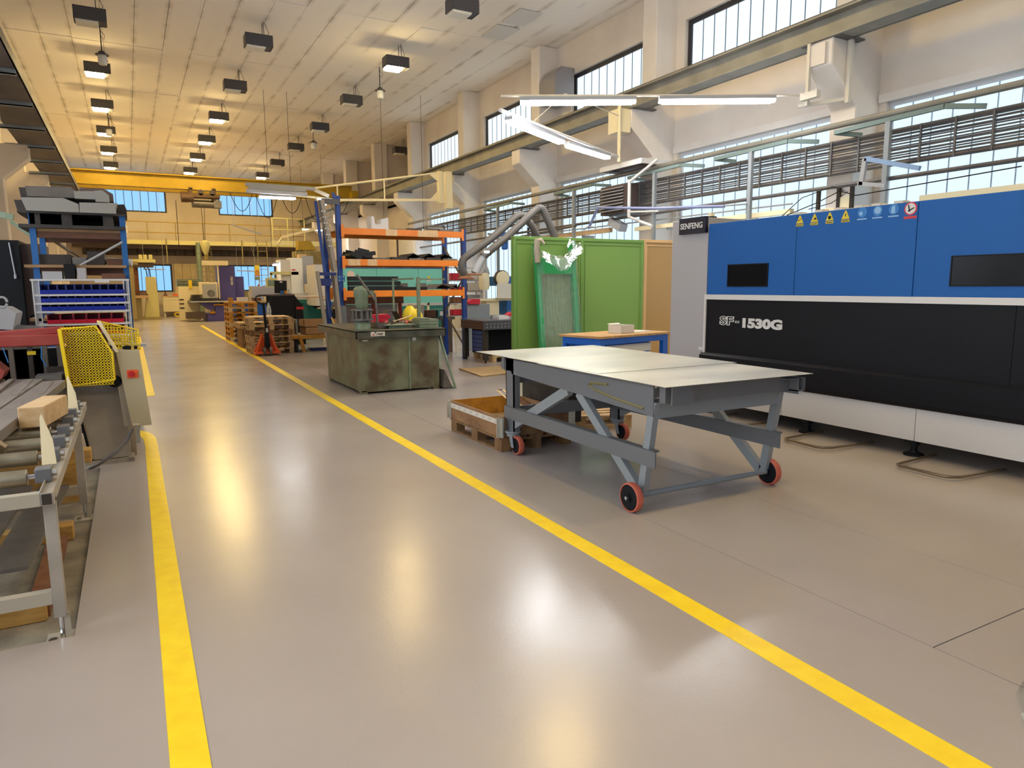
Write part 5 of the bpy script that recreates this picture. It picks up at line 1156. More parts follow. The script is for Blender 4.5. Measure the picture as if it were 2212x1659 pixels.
for i, x in enumerate((2.85, 3.1, 3.45)):
    t = thing('cable_chain', 'dark ladder-like cable run before the far wall, %s from the left' % ORD[i], 'cable ladder', (x, 42.5, 0), 'cable runs before the far wall')
    for dx in (0, .18): obj('side_rail', B().box(x + dx + .55, 42.5, 1.8, x + dx + .59, 42.55, 4.0).box(x + dx + .55, 42.5, 0, x + dx + .59, 42.55, 1.8), 'olive', t)
    for k in range(8): obj('rung', B().box(x + .55, 42.5, 1.9 + .27 * k, x + .77, 42.53, 1.94 + .27 * k), 'olive', t)
single('green_column', B().tube((3.45, 41.5, 0), (3.45, 41.5, 4.0), .11, 12), 'oldgreen', 'pale green round post at the far walkway', 'post')
t = thing('radial_drill', 'yellowish radial drilling machine with tall box column at the far left', 'machine', (.8, 40, 0))
obj('base', B().box(.15, 39.6, 0, 1.4, 40.8, .12), 'olive', t); obj('tall_box', B().prism([(.62, .12), (1.32, .12), (1.26, 2.15), (.80, 2.15), (.78, 1.2)], 'y', 39.8, 40.4), 'paleyellow', t, bevel=.02)
obj('pillar', B().box(.18, 39.7, .12, .55, 40.2, 1.1), 'olive', t); obj('work_table', B().box(-.1, 39.5, 1.1, .88, 40.2, 1.22), 'woodpale', t)
for k in range(3): obj('clamped_work', B().box(.0 + .05 * k, 39.6, 1.24 + .07 * k, .85 - .05 * k, 40.1, 1.29 + .07 * k), 'brown', t)
obj('column', B().box(.3, 40.3, 1.2, .5, 40.5, 3.0), 'rust', t); obj('arm', B().box(.25, 39.8, 2.86, 1.3, 40.3, 3.02), 'paleyellow', t); obj('drill_head', B().box(.32, 39.9, 2.62, 1.2, 40.3, 2.86), 'darkbrown', t)
for x in (.65, .85, 1.1): obj('motor', B().box(x - .08, 39.85, 3.03, x + .08, 40.1, 3.25), 'paleyellow', t)
for x in (.85, 1.0): obj('spindle', B().pipe([(x - .1, 39.8, 2.65), (x, 39.8, 2.5), (x + .03, 39.8, 2.15)], .025, 6), 'black', t)
t = thing('side_column', 'olive machine column beside the bin rack end', 'machine', (-.2, 38, 0))
obj('column', B().box(-.1, 38.2, .1, .28, 38.8, 2.7), 'olive', t); obj('cap', B().box(-.15, 38.1, 2.7, .5, 38.9, 2.85), 'olive', t); obj('box', B().box(-.1, 38.0, .7, .1, 38.2, 1.05), 'cream', t)
t = thing('base_cabinet', 'cream base cabinet with drawer under the far window', 'cabinet', (1.95, 43, 0))
obj('body', B().box(1.62, 42.9, .28, 2.6, 43.6, 1.1), 'cream', t, bevel=.008); obj('door', B().box(1.65, 42.88, .3, 2.25, 42.9, .92), 'cream', t); obj('drawer', B().box(1.65, 42.88, .94, 2.55, 42.9, 1.08), 'cream', t); obj('leg', B().box(1.64, 43, 0, 1.72, 43.1, .28).box(2.5, 43, 0, 2.58, 43.1, .28), 'cream', t); obj('worktop', B().box(1.58, 42.85, 1.1, 2.65, 43.65, 1.15), 'woodpale', t)
single('red_toolbox', B().box(2.15, 43.0, 1.151, 2.42, 43.3, 1.25), 'jackorange', 'red-orange tool box on the cream base cabinet', 'tool box')
single('machine_vise', B().lathe([(.12, 0), (.1, .05), (.04, .1), (.03, .25)], (1.78, 43.2, 1.151)), 'brown', 'dark small vise on the cream base cabinet', 'vise')
t = thing('hose_reel', 'coiled yellow hose lying on the floor at the far cabinet', 'hose', (2.4, 42, 0))
for k, (x, r) in enumerate(((2.28, .17), (2.58, .2))): obj('coil', B().pipe([(x + r * math.cos(a * .5), 42.2 + .12 * math.sin(a * .5), .12 + .1 * math.sin(a * .5) + .002 * a) for a in range(26)], .022, 5), 'yellow', t)
t = thing('sheet_rest', 'dark fabric folder with sheets on the far bench', 'bundle', (4.2, 40, 0))
obj('bundle', B().box(4.6, 39.6, .8, 5.6, 40.2, .95).bar((4.7, 39.6, 1.0), (5.5, 39.6, 1.15), .3, .1), 'offwhite', t); obj('bench', B().box(4.5, 39.5, 0, 5.9, 40.3, .8), 'brown', t)
t = thing('chip_box', 'olive slanted machine housing right of the purple mill', 'machine', (5.3, 38, 0))
obj('housing', B().prism([(4.9, .5), (5.5, .5), (5.35, 1.4), (5.05, 1.45)], 'y', 38, 38.6), 'olive', t); obj('post', B().box(4.95, 37.95, .5, 5.1, 38.0, 1.5), 'paleyellow', t); obj('stand', B().box(4.95, 38, 0, 5.45, 38.6, .5), 'olive', t)
single('red_fixture', B().box(6.0, 40.0, 1.45, 6.7, 40.3, 1.55).box(6.2, 40.0, 1.55, 6.25, 40.2, 1.75).box(6.5, 40, 1.55, 6.55, 40.2, 1.7), 'redarm', 'small red fixture standing on the far cabinet', 'fixture')
single('fixture_cabinet', B().box(5.95, 39.8, 0, 6.75, 40.5, 1.45), 'offwhite', 'cream cabinet below the small red fixture', 'cabinet')
# catwalk
t = thing('catwalk', 'yellow steel walkway with railing along the far wall', 'walkway', (4, 42, 3.9))
obj('edge_beam', B().box(-2.4, 41.95, 3.88, 9.3, 42.0, 4.1), 'paleyellow', t); obj('deck', B().box(-2.4, 42.0, 4.05, 9.3, 43.9, 4.1), 'paleyellow', t)
obj('under_beam', B().box(-2.4, 42.8, 3.7, 9.3, 42.9, 3.9), 'brown2', t)
for z in (4.5, 5.05): obj('hand_rail', B().tube((-2.4, 41.97, z), (9.3, 41.97, z), .03, 6), 'rustyellow' if 'rustyellow' in MATS else 'olive', t)
for k in range(9): x = -1.6 + 1.35 * k; obj('rail_post', B().tube((x, 41.97, 4.1), (x, 41.97, 5.08), .026, 6), 'olive', t)
for k in range(5): x = .05 + 1.9 * k; obj('hanger', B().tube((x, 41.9, 2.9), (x, 41.9, 4.2), .03, 6), 'olive', t)
t = thing('access_platform', 'pale green railed platform at the right end of the walkway', 'platform', (8.2, 41, 3.9))
obj('beam', B().box(7.0, 39.9, 3.85, 10.49, 40.1, 4.1), 'paleyellow', t)
for x in (7.1, 7.9, 8.8): obj('post', B().tube((x, 40, 4.1), (x, 40, 5.3), .03, 6), 'paleyellow', t)
obj('rail', B().tube((7.1, 40, 5.3), (8.8, 40, 5.3), .03, 6).tube((7.1, 40, 4.7), (8.8, 40, 4.7), .03, 6), 'paleyellow', t)
t = thing('ladder', 'steel ladder hanging from the walkway before the far window', 'ladder', (6.85, 41.8, 1))
for x in (6.55, 7.05): obj('stile', B().tube((x, 41.8, 0), (x, 41.8, 4.2), .025, 6), 'olive', t)
for k in range(12): obj('rung', B().tube((6.55, 41.8, .3 + .33 * k), (7.05, 41.8, .3 + .33 * k), .016, 5), 'olive', t)
t = thing('safety_sign', 'yellow and white warning sign with red ring near the ladder', 'sign', (6.18, 40, 2.0))
obj('board', B().box(6.06, 39.99, 2.2, 6.31, 40.0, 2.78), 'signyellow', t); obj('triangle', B().prism([(6.1, 2.6), (6.27, 2.6), (6.185, 2.74)], 'y', 39.984, 39.99), 'yellow', t)
obj('ring', B().lathe([(.07, 0), (.10, 0), (.10, .004), (.07, .004)], (6.185, 39.985, 2.4), 'y', 20, True).bar((6.13, 39.984, 2.45), (6.24, 39.984, 2.35), .025, .006), 'red', t); obj('strip', B().box(6.06, 39.985, 2.2, 6.31, 39.99, 2.25), 'red', t); obj('lower_board', B().box(6.03, 39.99, 1.98, 6.31, 40.0, 2.17), 'oldgreen', t); obj('cord', B().tube((6.2, 40, 2.76), (6.2, 41.97, 3.95), .008, 4), 'olive', t)
t = thing('wall_radiator', 'dark finned heating pipe bank along the far wall', 'radiator', (4.5, 43.8, 3.4))
for k in range(5): obj('pipe', B().tube((-2, 43.8, 3.42 + .11 * k), (9.3, 43.8, 3.42 + .11 * k), .05, 6), 'darkbrown', t)
for k in range(24): obj('clamp', B().box(-1.8 + .47 * k, 43.72, 3.38, -1.74 + .47 * k, 43.76, 3.94), 'gap', t)
single('hung_tube', B().tube((5.2, 40.5, 2.5), (6.2, 40.5, 2.47), .03, 6).tube((5.25, 40.5, 2.5), (5.25, 40.5, ZC), .007, 4).tube((6.15, 40.5, 2.47), (6.15, 40.5, ZC), .007, 4), 'lightgrey', 'unlit tube lamp hanging before the right far window', 'light fitting')
single('hung_tube', B().tube((.75, 40.9, 2.56), (1.75, 40.9, 2.54), .03, 6).tube((0.8, 40.9, 2.56), (0.8, 40.9, ZC), .007, 4).tube((1.7, 40.9, 2.54), (1.7, 40.9, ZC), .007, 4), 'lightgrey', 'unlit tube lamp hanging before the left far window', 'light fitting')
single('walkway_lamp', B().bar((4.75, 38, 4.72), (6.2, 38, 4.28), .12, .07).tube((4.85, 38, 4.7), (4.85, 38, ZC), .007, 4).tube((6.1, 38, 4.3), (6.1, 38, ZC), .007, 4), 'lightgrey', 'slanting grey lamp rail hanging before the far walkway', 'light fitting')
# ------------------------------------------------------------------ left side: roller conveyor and saw
t = thing('roller_conveyor', 'grey steel roller conveyor stand at the left edge', 'conveyor', (-.8, 4.7, 0))
XR = -.36
obj('side_frame', B().box(XR - .05, 3.62, .64, XR, 6.45, .70).box(XR - .05, 3.62, .70, XR - .044, 6.45, .715), 'cartgrey2x', t, bevel=.003)
obj('end_bar', B().box(-1.5, 3.62, .64, XR - .05, 3.67, .70), 'offgrey', t, bevel=.002)
obj('tube_end', B().box(XR - .045, 3.616, .646, XR - .008, 3.62, .694), 'gap', t)
obj('side_frame', B().box(-1.5, 3.62, .64, -1.45, 6.45, .70), 'cartgrey2x', t)
for y in (3.67, 5.62):
    lg_ = obj('leg', B().box(XR - .05, y, .09, XR, y + .05, .66), 'cartgrey2x', t, bevel=.002)
    obj('foot_plate', B().box(XR - .09, y - .04, -.03, XR + .03, y + .09, -.018).box(XR - .015, y + .02, -.03, XR + .01, y + .03, .1), 'offgrey', lg_)
    obj('foot_bolt', B().tube((XR - .025, y + .025, -.03), (XR - .025, y + .025, .1), .011, 8).lathe([(.02, 0), (.02, .015)], (XR - .06, y - .01, -.018), 'z', 6), 'chrome', lg_)
    obj('cross_bar', B().box(-1.5, y, .16, XR - .05, y + .05, .22), 'offgrey', t)
    obj('leg', B().box(-1.5, y, -.03, -1.45, y + .05, .66), 'cartgrey2x', t)
ry = [3.86, 4.3, 4.66, 5.02, 5.36, 5.7, 6.05]
for i, y in enumerate(ry):
    r_ = obj('roller', B().lathe([(.001, 0), (.033, 0), (.038, .004), (.038, .94), (.033, .944), (.001, .944)], (-1.42, y, .725), 'x', 20), 'roller', t)
    obj('bearing_block', B().box(XR - .085, y - .045, .70, XR - .02, y + .045, .765), 'cartgrey', r_, bevel=.004)
    obj('axle_stub', B().lathe([(.012, 0), (.012, .04), (.02, .04), (.02, .055)], (XR - .09 - .03, y, .725), 'x', 8), 'chrome', r_); obj('block_bolt', B().lathe([(.018, 0), (.018, .02)], (XR - .02, y, .735), 'x', 6), 'chrome', r_)
for i, (y, lab) in enumerate(((4.0, 0), (5.72, 1))):
    obj('guide_blade', B().slab([(XR - .07, y - .02, .75), (XR - .01, y - .02, .75), (XR - .02, y + .02, .86), (XR - .06, y + .05, .99), (XR - .068, y + .05, .97)], .012, (0, 1, .2)), 'cream', t)
obj('clamp_strap', B().prism([(-.72, .70), (-.64, .68), (-.62, .78), (-.66, .82), (-.74, .81)], 'y', 4.36, 4.44), 'bronze', t)
for i, (x, w, y0, y1, z) in enumerate(((-.62, .16, 4.05, 6.9, .775), (-.78, .14, 4.1, 7.15, .775), (-.93, .12, 4.2, 7.3, .775), (-1.08, .12, 4.2, 7.4, .775))):
    sx = -.0
    single('steel_bar', B().slab([(x - w / 2 - .16, y0, z), (x + w / 2 - .16, y0, z), (x + w / 2 + .02, y1, z), (x - w / 2 + .02, y1, z)], .06 if i < 2 else .045).box(x - .02 + .0, y0 + 2.0, z + .05, x + .02, y1 - .1, z + .064), 'graphite2y', 'long grey steel bar on the roller conveyor, %s from the right' % ORD[i], 'steel bar', 'steel bars on the roller conveyor')
single('timber_block', B().box(-.07, -.24, 0, .07, .24, .125).rot(-.18, (0, 0, 0)), 'woodblock', 'square timber block lying across the conveyor rollers', 'wood block', bevel=.006).location = (-.52, 5.2, .775)
for i, (y, z, x0, x1, lab) in enumerate(((5.9, .32, -1.4, -.33, 'timber beam lying under the far conveyor leg'), (5.2, -.03, -1.5, -.43, 'timber beam on the concrete under the conveyor'), (3.95, -.03, -1.5, -.47, 'nearest timber beam on the concrete floor pit'))):
    single('timber_beam', B().box(x0, y, z, x1, y + .12, z + .1), 'woodx2', lab, 'timber', 'timber beams under the conveyor', bevel=.006)
single('timber_beam', B().box(-1.3, 6.15, -.03, -.45, 6.27, .31), 'woodx2', 'upright timber support under the conveyor far end', 'timber', 'timber beams under the conveyor')
for i, (x, y0, y1, z, lab) in enumerate(((-.58, 4.0, 5.6, .23, 'dark steel plate strip on the conveyor lower bars'), (-.8, 3.9, 5.7, .23, 'second dark plate strip on the conveyor lower bars'))):
    single('plate_strip', B().slab([(x - .13, y0, z), (x + .05, y0, z), (x + .12, y1, z), (x - .06, y1, z)], .02), 'graphite2', lab, 'steel strip', 'plate strips under the conveyor')
single('brown_channel', B().box(-.56, 4.0, -.028, -.46, 5.15, .03), 'rust', 'rusty channel lying on the concrete under the conveyor', 'steel profile')
# band saw
t = thing('band_saw', 'beige band saw with yellow perforated guard and control box', 'machine', (-.3, 7.3, 0))
obj('cabinet', B().prism([(-.49, .66), (-.09, .66), (-.09, .04), (-.40, .04)], 'y', 7.28, 7.9), 'sawbody', t, bevel=.004)
obj('cabinet_edge', B().prism([(-.50, .66), (-.485, .66), (-.395, .04), (-.42, .04)], 'y', 7.27, 7.3), 'black', t)
obj('base_plate', B().box(-.45, 7.24, 0, -.06, 7.95, .035), 'sawbody', t); obj('tube_foot', B().frame('y', 7.225, .02, -.115, 0, -.065, .05, .006), 'sawbody', t)
obj('post', B().box(-.09, 7.5, .0, -.04, 7.6, .4), 'sawbody', t)
obj('bed', B().box(-.9, 7.25, .66, -.1, 7.9, .74), 'steeldark', t); obj('vise', B().box(-.62, 7.2, .74, -.5, 7.6, .84).box(-.46, 7.3, .74, -.2, 7.7, .80), 'graphite', t)
obj('vise_jaw', B().box(-.75, 7.1, .7, -.56, 7.3, .86), 'steeldark', t)
cb = obj('control_box', B().prism([(-.14, 1.065), (.045, 1.045), (.10, .36), (-.06, .36)], 'y', 7.05, 7.2), 'sawbox', t, bevel=.004)
obj('box_side', B().prism([(-.17, 1.06), (-.14, 1.065), (-.06, .36), (-.12, .36)], 'y', 7.1, 7.25), 'sawbody', cb)
obj('switch_plate', B().box(-.065, 7.043, .80, .022, 7.05, .875), 'jackorange', cb)
obj('rotary_switch', B().lathe([(.025, -.02), (.028, 0)], (-.03, 7.043, .838), 'y', 14).box(-.036, 7.01, .815, -.024, 7.025, .862), 'red', cb)
obj('label', B().box(-.05, 7.046, .372, 0, 7.05, .385), 'offwhite', cb)
b = B().box(-.06, 7.05, 1.06, -.03, 7.12, 1.09)
for x in (-.07, -.03, .02): b.lathe([(.014, 0), (.014, .03)], (x, 7.1, 1.055), 'z', 8)
obj('plug', b, 'black', cb)
obj('handwheel', B().lathe([(.03, 0), (.055, .01), (.055, .04), (.03, .05)], (-.165, 7.08, .775), 'y', 18).box(-.25, 7.09, .745, -.15, 7.16, .80), 'black', t)
obj('drain_pipe', B().pipe([(-.06, 7.1, .33), (-.1, 7.08, .24), (-.2, 7.05, .14), (-.35, 7.02, .05), (-.42, 7.05, .02)], .017, 8), 'steeldark', t)
# yellow guards: perforated sheets
def perforated(name, org, ex, ey, poly_test, nx, ny, s, parent, mat='yellow'):
    # grid of bars (holes are real openings)
    org, ex, ey = Vector(org), Vector(ex), Vector(ey); nrm = ex.cross(ey).normalized() * .003
    b = B(); du, dv = 1 / nx, 1 / ny; g = s
    def q(u0, v0, u1, v1):
        p = [org + ex * u0 + ey * v0, org + ex * u1 + ey * v0, org + ex * u1 + ey * v1, org + ex * u0 + ey * v1]
        b.slab(p, .003, nrm.normalized())
    for i in range(nx + 1):
        u = i * du; vs = [j / 40 for j in range(41) if poly_test(u, j / 40)]
        if vs: q(max(0, u - g * du / 2), min(vs), min(1, u + g * du / 2), max(vs))
    for j in range(ny + 1):
        v = j * dv; us = [i / 40 for i in range(41) if poly_test(i / 40, v)]
        if us: q(min(us), max(0, v - g * dv / 2), max(us), min(1, v + g * dv / 2))
    return obj(name, b, mat, parent, smooth=False)
gp = [(-.53, 1.255), (-.27, 1.275), (-.165, 1.04), (-.165, .80), (-.50, .765)]
def inpoly(u, v):
    x = -.54 + u * .38; z = .76 + v * .515
    if z > 1.04: lim = -.165 - (z - 1.04) / .235 * .105
    else: lim = -.165
    l = -.535 + (1.255 - z) * .06
    return l <= x <= lim + .002
gd = obj('guard', B().pipe([(*[p[0]], 7.0, p[1]) for p in gp] + [(gp[0][0], 7.0, gp[0][1])], .009, 6), 'yellow', t)
perforated('guard_mesh', (-.54, 7.0, .76), (.38, 0, 0), (0, 0, .515), inpoly, 16, 22, .42, gd)
obj('guard_return', B().slab([(-.545, 7.0, 1.26), (-.52, 7.0, 1.26), (-.485, 7.0, .72), (-.51, 7.0, .72)], .09, (0, -1, 0)).slab([(-.165, 7.0, 1.04), (-.155, 7.0, 1.04), (-.155, 7.0, .8), (-.165, 7.0, .8)], .12, (0, 1, 0)), 'yellow', gd, smooth=False)
def inp2(u, v): return v <= 1 - .05 * u and v >= .75 * (1 - u) * .0 and (u + v * .7 > .28)
g2 = obj('guard', B().pipe([(-.255, 7.05, 1.315), (.05, 7.2, 1.22), (.055, 7.2, 1.05), (-.12, 7.08, 1.05), (-.255, 7.05, 1.315)], .009, 6), 'yellow', t)
perforated('guard_mesh', (-.255, 7.05, 1.06), (.31, .15, -.02), (0, 0, .25), lambda u, v: v <= 1 - .36 * u and v >= max(0, .98 - 2.1 * u), 13, 10, .42, g2)
obj('guard_return', B().slab([(-.26, 7.05, 1.31), (-.235, 7.05, 1.32), (-.115, 7.06, 1.04), (-.14, 7.06, 1.04)], .03, (0, -1, 0)), 'cream', g2, smooth=False)
obj('saw_bow', B().box(-1.6, 7.3, 1.10, -.54, 7.55, 1.20).prism([(-1.6, 1.20), (-.54, 1.26), (-.54, 1.20), (-1.6, 1.15)], 'y', 7.35, 7.55), 'redarm', t, bevel=.01)
obj('bow_end', B().prism([(-1.3, 1.02), (-1.06, 1.0), (-.97, .9), (-1.0, .84), (-1.3, .84)], 'y', 7.2, 7.5), 'redarm', t)
obj('blade_wheel_cover', B().box(-.5, 7.12, .82, -.2, 7.5, 1.2), 'brown3', t)
obj('wire', B().tube((-.98, 7.3, 1.1), (-.95, 7.28, .97), .005, 4).pipe([(-.7, 7.28, 1.1), (-.71, 7.28, 1.0), (-.68, 7.28, .92)], .005, 4), 'stickblue', t)
single('side_bar', B().box(.0, 8.1, 1.0, .12, 8.2, 1.03).box(-.05, 8.1, 0, 0, 8.2, 1.03), 'lightgrey', 'grey stop post with short arm behind the band saw', 'post')
# conveyor beyond the saw, dark frame
t = thing('feed_frame', 'dark steel feed frame standing behind the band saw', 'frame', (-.9, 8.2, 0))
for x in (-1.05, -.9, -.78, -.66): obj('upright', B().box(x, 8.1, 0, x + .04, 8.16, 1.08), 'graphite2' if x != -.9 else 'graphite', t)
obj('beam', B().box(-1.4, 8.1, 1.06, -.1, 8.2, 1.1), 'graphite2', t); obj('beam', B().box(-.75, 8.05, .72, -.05, 8.15, .84), 'graphite', t); obj('back_plate', B().box(-1.6, 8.4, .1, -.1, 8.42, 1.0), 'blackmatt', t)
obj('label_plate', B().box(-.90, 8.085, .965, -.83, 8.1, 1.0), 'signyellow', t)
t = thing('grey_machine', 'grey machine head with lifting eye behind the red saw bow', 'machine', (-1.2, 8.6, 0))
obj('head', B().prism([(-1.5, 1.25), (-1.02, 1.2), (-.98, 1.36), (-1.06, 1.42), (-1.5, 1.45)], 'y', 8.3, 8.8), 'lightgrey', t); obj('eye', B().pipe([(-1.08 + .04 * math.cos(a), 8.3, 1.47 + .05 * math.sin(a)) for a in [i * .5 for i in range(13)]], .012, 6), 'lightgrey', t)
obj('dome', B().lathe([(.3, 0), (.28, .05), (.2, .1), (.001, .12)], (-1.05, 8.6, 1.12), 'z', 16), 'cartgrey', t); obj('stand', B().box(-1.4, 8.4, 0, -.8, 8.8, 1.12), 'graphite2', t)
# ------------------------------------------------------------------ blue shelf and bin rack
t = thing('blue_shelf', 'blue-posted shelf with wooden boards behind the bin rack', 'shelf', (-.45, 9.9, 0))
for x in (-.88, -.005):
    for y in (9.4, 10.35): obj('post', B().box(x - .03, y, 0, x + .03, y + .05, 2.42), 'bluemetal', t)
for z in (1.24, 1.83, 2.23): 
    bd_ = obj('shelf_board', B().box(-.98 if z < 2 else -.86, 9.3 if z < 2 else 9.42, z, .0, 10.5, z + .03), 'woodboard', t)
    obj('board_edge', B().box(-.86, 9.42, z - .07, -.02, 9.45, z), 'brown', bd_); obj('board_edge', B().box(-.86, 10.36, z - .07, -.02, 10.39, z), 'brown', bd_)
obj('diagonal', B().tube((-.68, 9.38, 1.72), (-.02, 9.4, 2.13), .014, 6), 'lightgrey', t); obj('diagonal', B().bar((-.84, 9.5, 2.25), (-.6, 10.3, 2.05), .04, .02).bar((-.6, 10.3, 2.05), (-.4, 10.35, 1.9), .04, .02), 'bronze', t)
def plate(x0, x1, y, z, h, lab, m='graphite2', cut=.1, d=.5):
    return single('folded_sheet', B().prism([(x0, z + h * .9), (x0 + cut * .3, z), (x1, z), (x1 + .0, z + h * .6), (x1 - cut, z + h)], 'y', y, y + d), m, lab, 'sheet metal part', 'folded sheets on top of the blue shelf', smooth=False)
single('base_crate', B().box(-1.0, 9.35, 2.262, .02, 10.4, 2.3).box(-.9, 9.4, 2.3, -.8, 10.4, 2.42).box(-.6, 9.4, 2.3, -.5, 10.4, 2.42).box(-.2, 9.4, 2.3, -.1, 10.4, 2.42).box(-1.0, 10.3, 2.3, 0, 10.35, 2.42).box(-1.0, 9.35, 2.42, .03, 10.4, 2.44), 'graphite', 'dark low crate under the folded sheets on the blue shelf', 'crate')
plate(-.95, -.42, 9.3, 2.44, .15, 'pale slanted folded sheet at the front left of the shelf top', 'lightgrey2', .14, .4)
plate(-.41, -.06, 9.3, 2.44, .12, 'pale folded sheet at the front right of the shelf top', 'lightgrey2', -.02, .4)
plate(-1.06, -.1, 9.75, 2.44, .17, 'dark long folded sheet behind the two pale ones', 'graphite', .1, .5)
plate(-.92, -.44, 9.5, 2.615, .12, 'grey folded sheet on the second layer of the heap', 'graphite2', .05, .5)
plate(-1.02, -.6, 9.9, 2.615, .15, 'dark folded sheet sticking up at the left rear of the heap', 'graphite', .06, .4)
plate(-.46, -.26, 9.4, 2.6, .09, 'narrow bright folded sheet in the second layer', 'lightgrey2', .02, .5)
plate(-.27, -.12, 9.35, 2.57, .13, 'small pale sheet with cut corner near the heap right end', 'lightgrey2', .06, .3)
plate(-.42, -.08, 9.75, 2.62, .15, 'dark brown folded sheet topping the right side of the heap', 'brown2', .1, .4)
plate(-.15, .05, 9.7, 2.44, .15, 'dark folded sheet at the right end of the heap', 'graphite', .02, .5)
single('paper_roll', B().tube((-.3, 9.7, 1.93), (.06, 9.6, 1.9), .04, 12), 'white', 'white paper roll sticking out of the middle blue shelf', 'roll')
for i, (x0, x1, h, m, lab) in enumerate(((-.85, -.55, .12, 'graphite', 'dark parts box on the left of the middle blue shelf'), (-.54, -.4, .09, 'steeldark', 'grey parts tray on the middle blue shelf'), (-.39, -.22, .16, 'graphite', 'wire basket of parts on the middle blue shelf'), (-.20, -.02, .08, 'brown', 'brown box at the right of the middle blue shelf'))):
    single('parts_box', B().box(x0, 9.5, 1.861, x1, 10.1, 1.861 + h), m, lab, 'box', 'boxes on the middle blue shelf')
for i, (x0, x1, h, m, lab) in enumerate(((-.8, -.62, .08, 'lightgrey', 'grey bag on top of the bin rack left side'), (-.6, -.5, .16, 'blackmatt', 'black binder with white label above the bin rack'), (-.48, -.4, .12, 'grey', 'grey box beside the black binders'), (-.25, -.02, .06, 'brown', 'reddish flat box above the right bins'))):
    single('top_box', B().box(x0, 9.05, 1.702, x1, 9.3, 1.702 + h), m, lab, 'box', 'things on top of the bin rack')
single('white_tray', B().box(-.32, 8.985, 1.66, -.18, 9.02, 1.69), 'white', 'white label strip on the top edge of the bin rack', 'label')
t = thing('bin_rack', 'light grey rack holding blue and red plastic bins', 'rack', (-.44, 9.1, 0))
for x in (-.90, -.02):
    for y in (9.0, 9.3): obj('post', B().box(x, y, 0, x + .03, y + .03, 1.69), 'lightgrey', t)
    for k in range(14): 
        if x < -.5: pass
lv = [1.535, 1.445, 1.355, 1.215, 1.085, .95, .8]
for z in lv: obj('shelf_tray', B().box(-.88, 9.0, z - .012, .0, 9.32, z), 'lightgrey', t); obj('tray_lip', B().box(-.88, 8.972, z - .018, .0, 8.978, z + .002), 'white', t) 
obj('top_board', B().box(-.91, 8.99, 1.68, .015, 9.34, 1.70), 'white', t)
for x in (-.895, -.84, -.05, 0): obj('side_slat', B().box(x, 8.99, .75, x + .01, 9.0, 1.68), 'white', t)
def bin_proto(w, h, d, m, m2):
    t = thing('storage_bin', 'x', 'bin', (0, 0, 0))
    b = B().box(0, 0, 0, w, d, .004).box(0, 0, 0, .004, d, h * .95).box(w - .004, 0, 0, w, d, h * .95).box(0, d - .004, 0, w, d, h)
    obj('body', b, m2, t, smooth=False); obj('front_lip', B().slab([(0, -.004, 0), (w, -.004, 0), (w, -.012, h * .42), (0, -.012, h * .42)], .006, (0, 1, 0)).box(0, -.006, h * .9, .006, .05, h).box(w - .006, -.006, h * .9, w, .05, h), m, t, smooth=False)
    return t
pb = bin_proto(.077, .105, .27, 'binblue', 'binbluein'); u1 = False
M_ = ['top', 'second', 'third']
for r, z in enumerate((1.54, 1.45, 1.36)):
    for k in range(10):
        lab = 'small blue bin, %s from the left in the %s row of the bin rack' % (ORD[k], M_[r]); loc = (-.83 + .0795 * k, 8.985, z)
        if not u1: pb.location = loc; pb['label'] = lab; pb['group'] = 'blue bins in the bin rack'; u1 = True
        else: dup(pb, loc, lab)
pr = bin_proto(.118, .10, .27, 'binred', 'binredin'); u1 = False
for r, z in enumerate((1.22, 1.09)):
    for k in range(6):
        lab = 'red bin, %s from the left in the %s red row of the bin rack' % (ORD[k], ['upper', 'lower'][r]); loc = (-.79 + .121 * k, 8.985, z)
        if not u1: pr.location = loc; pr['label'] = lab; pr['group'] = 'red bins in the bin rack'; u1 = True
        else: dup(pr, loc, lab)
single('work_lamp', B().bar((-1.7, 12, 2.66), (-1.33, 12, 2.58), .1, .08).bar((-1.36, 12, 2.52), (-1.14, 12, 2.33), .2, .05), 'oldgreen', 'greenish work lamp head on an arm left of the blue shelf', 'light fitting')
t = thing('dark_cabinet', 'tall black cabinet standing left of the bin rack', 'cabinet', (-1.5, 10.5, 0))
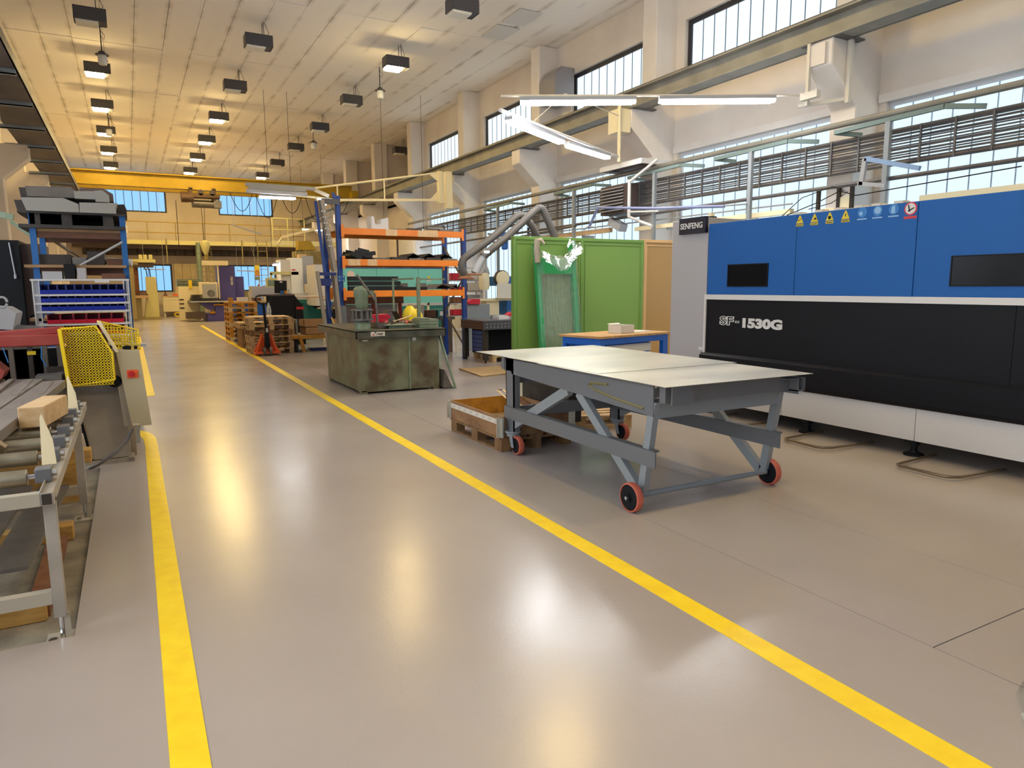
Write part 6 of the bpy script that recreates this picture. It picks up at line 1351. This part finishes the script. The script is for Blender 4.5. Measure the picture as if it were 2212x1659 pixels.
obj('body', B().box(-2.2, 10.4, 0, -1.13, 11.2, 2.18), 'blackmatt', t); obj('cord', B().tube((-1.22, 10.38, 2.15), (-1.19, 10.38, 1.75), .008, 5).lathe([(.015, 0), (.015, .05)], (-1.19, 10.38, 1.72)), 'lightgrey', t)
t = thing('brown_cabinet', 'brown metal cabinet beside the tall black cabinet', 'cabinet', (-1.0, 10.8, 0))
obj('body', B().box(-1.13, 10.6, 0, -.9, 11.3, 2.15), 'brown2', t); obj('lock', B().box(-1.05, 10.59, 1.55, -.97, 10.6, 1.7), 'darkbrown', t); obj('cable', B().pipe([(-1.1, 10.55, 1.25), (-1.02, 10.55, 1.28), (-.98, 10.55, 1.2)], .012, 5), 'black', t)
for i in range(3):
    single('wall_conduit', B().box(-.06 + .0, 30.5 + i * 1.2, 3.5 + .25 * i, .15, 30.6 + i * 1.2, 3.62 + .25 * i), 'white', 'white cable clip on the far left, %s from the bottom' % ORD[i], 'clip', 'clips right of the blue shelf')
# ------------------------------------------------------------------ plastic bundle at the lower right edge
t = thing('plastic_wrapped_bundle', 'bundle in clear plastic film at the lower right corner', 'bundle', (2.9, 1.05, 0))
rnd = random.Random(21); b = B(); n_ = 22; V = []
for j in range(12):
    v = j / 11; r = .40 * math.cos(v * 1.45) ** .55
    for k in range(n_):
        a = 2 * math.pi * k / n_; rr_ = r * (1 + .05 * math.sin(5 * a + j * .5) + rnd.uniform(-.015, .015))
        V.append((2.98 + rr_ * math.cos(a) * .75, .86 + rr_ * math.sin(a), .002 + .38 * v + rnd.uniform(0, .012)))
F = [(j * n_ + k, j * n_ + (k + 1) % n_, (j + 1) * n_ + (k + 1) % n_, (j + 1) * n_ + k) for j in range(11) for k in range(n_)] + [tuple(11 * n_ + k for k in range(n_))]
obj('film', B().add(V, F), 'plasticwhite', t)
obj('film_tail', B().slab([(2.68, 1.1, .004), (2.80, .98, .05), (2.86, 1.1, .08), (2.78, 1.18, .02)], .004).slab([(2.66, .98, .01), (2.82, .9, .07), (2.8, 1.02, .09)], .004), 'plasticwhite', t)
obj('unseen_bulk', B().box(3.0, .55, .0, 3.5, .95, .6).rot(.3, (3.1, .9, 0)), 'graphite2', t, bevel=.03)  # out-of-view bulk, enlarged to cast a wide shadow on the floor
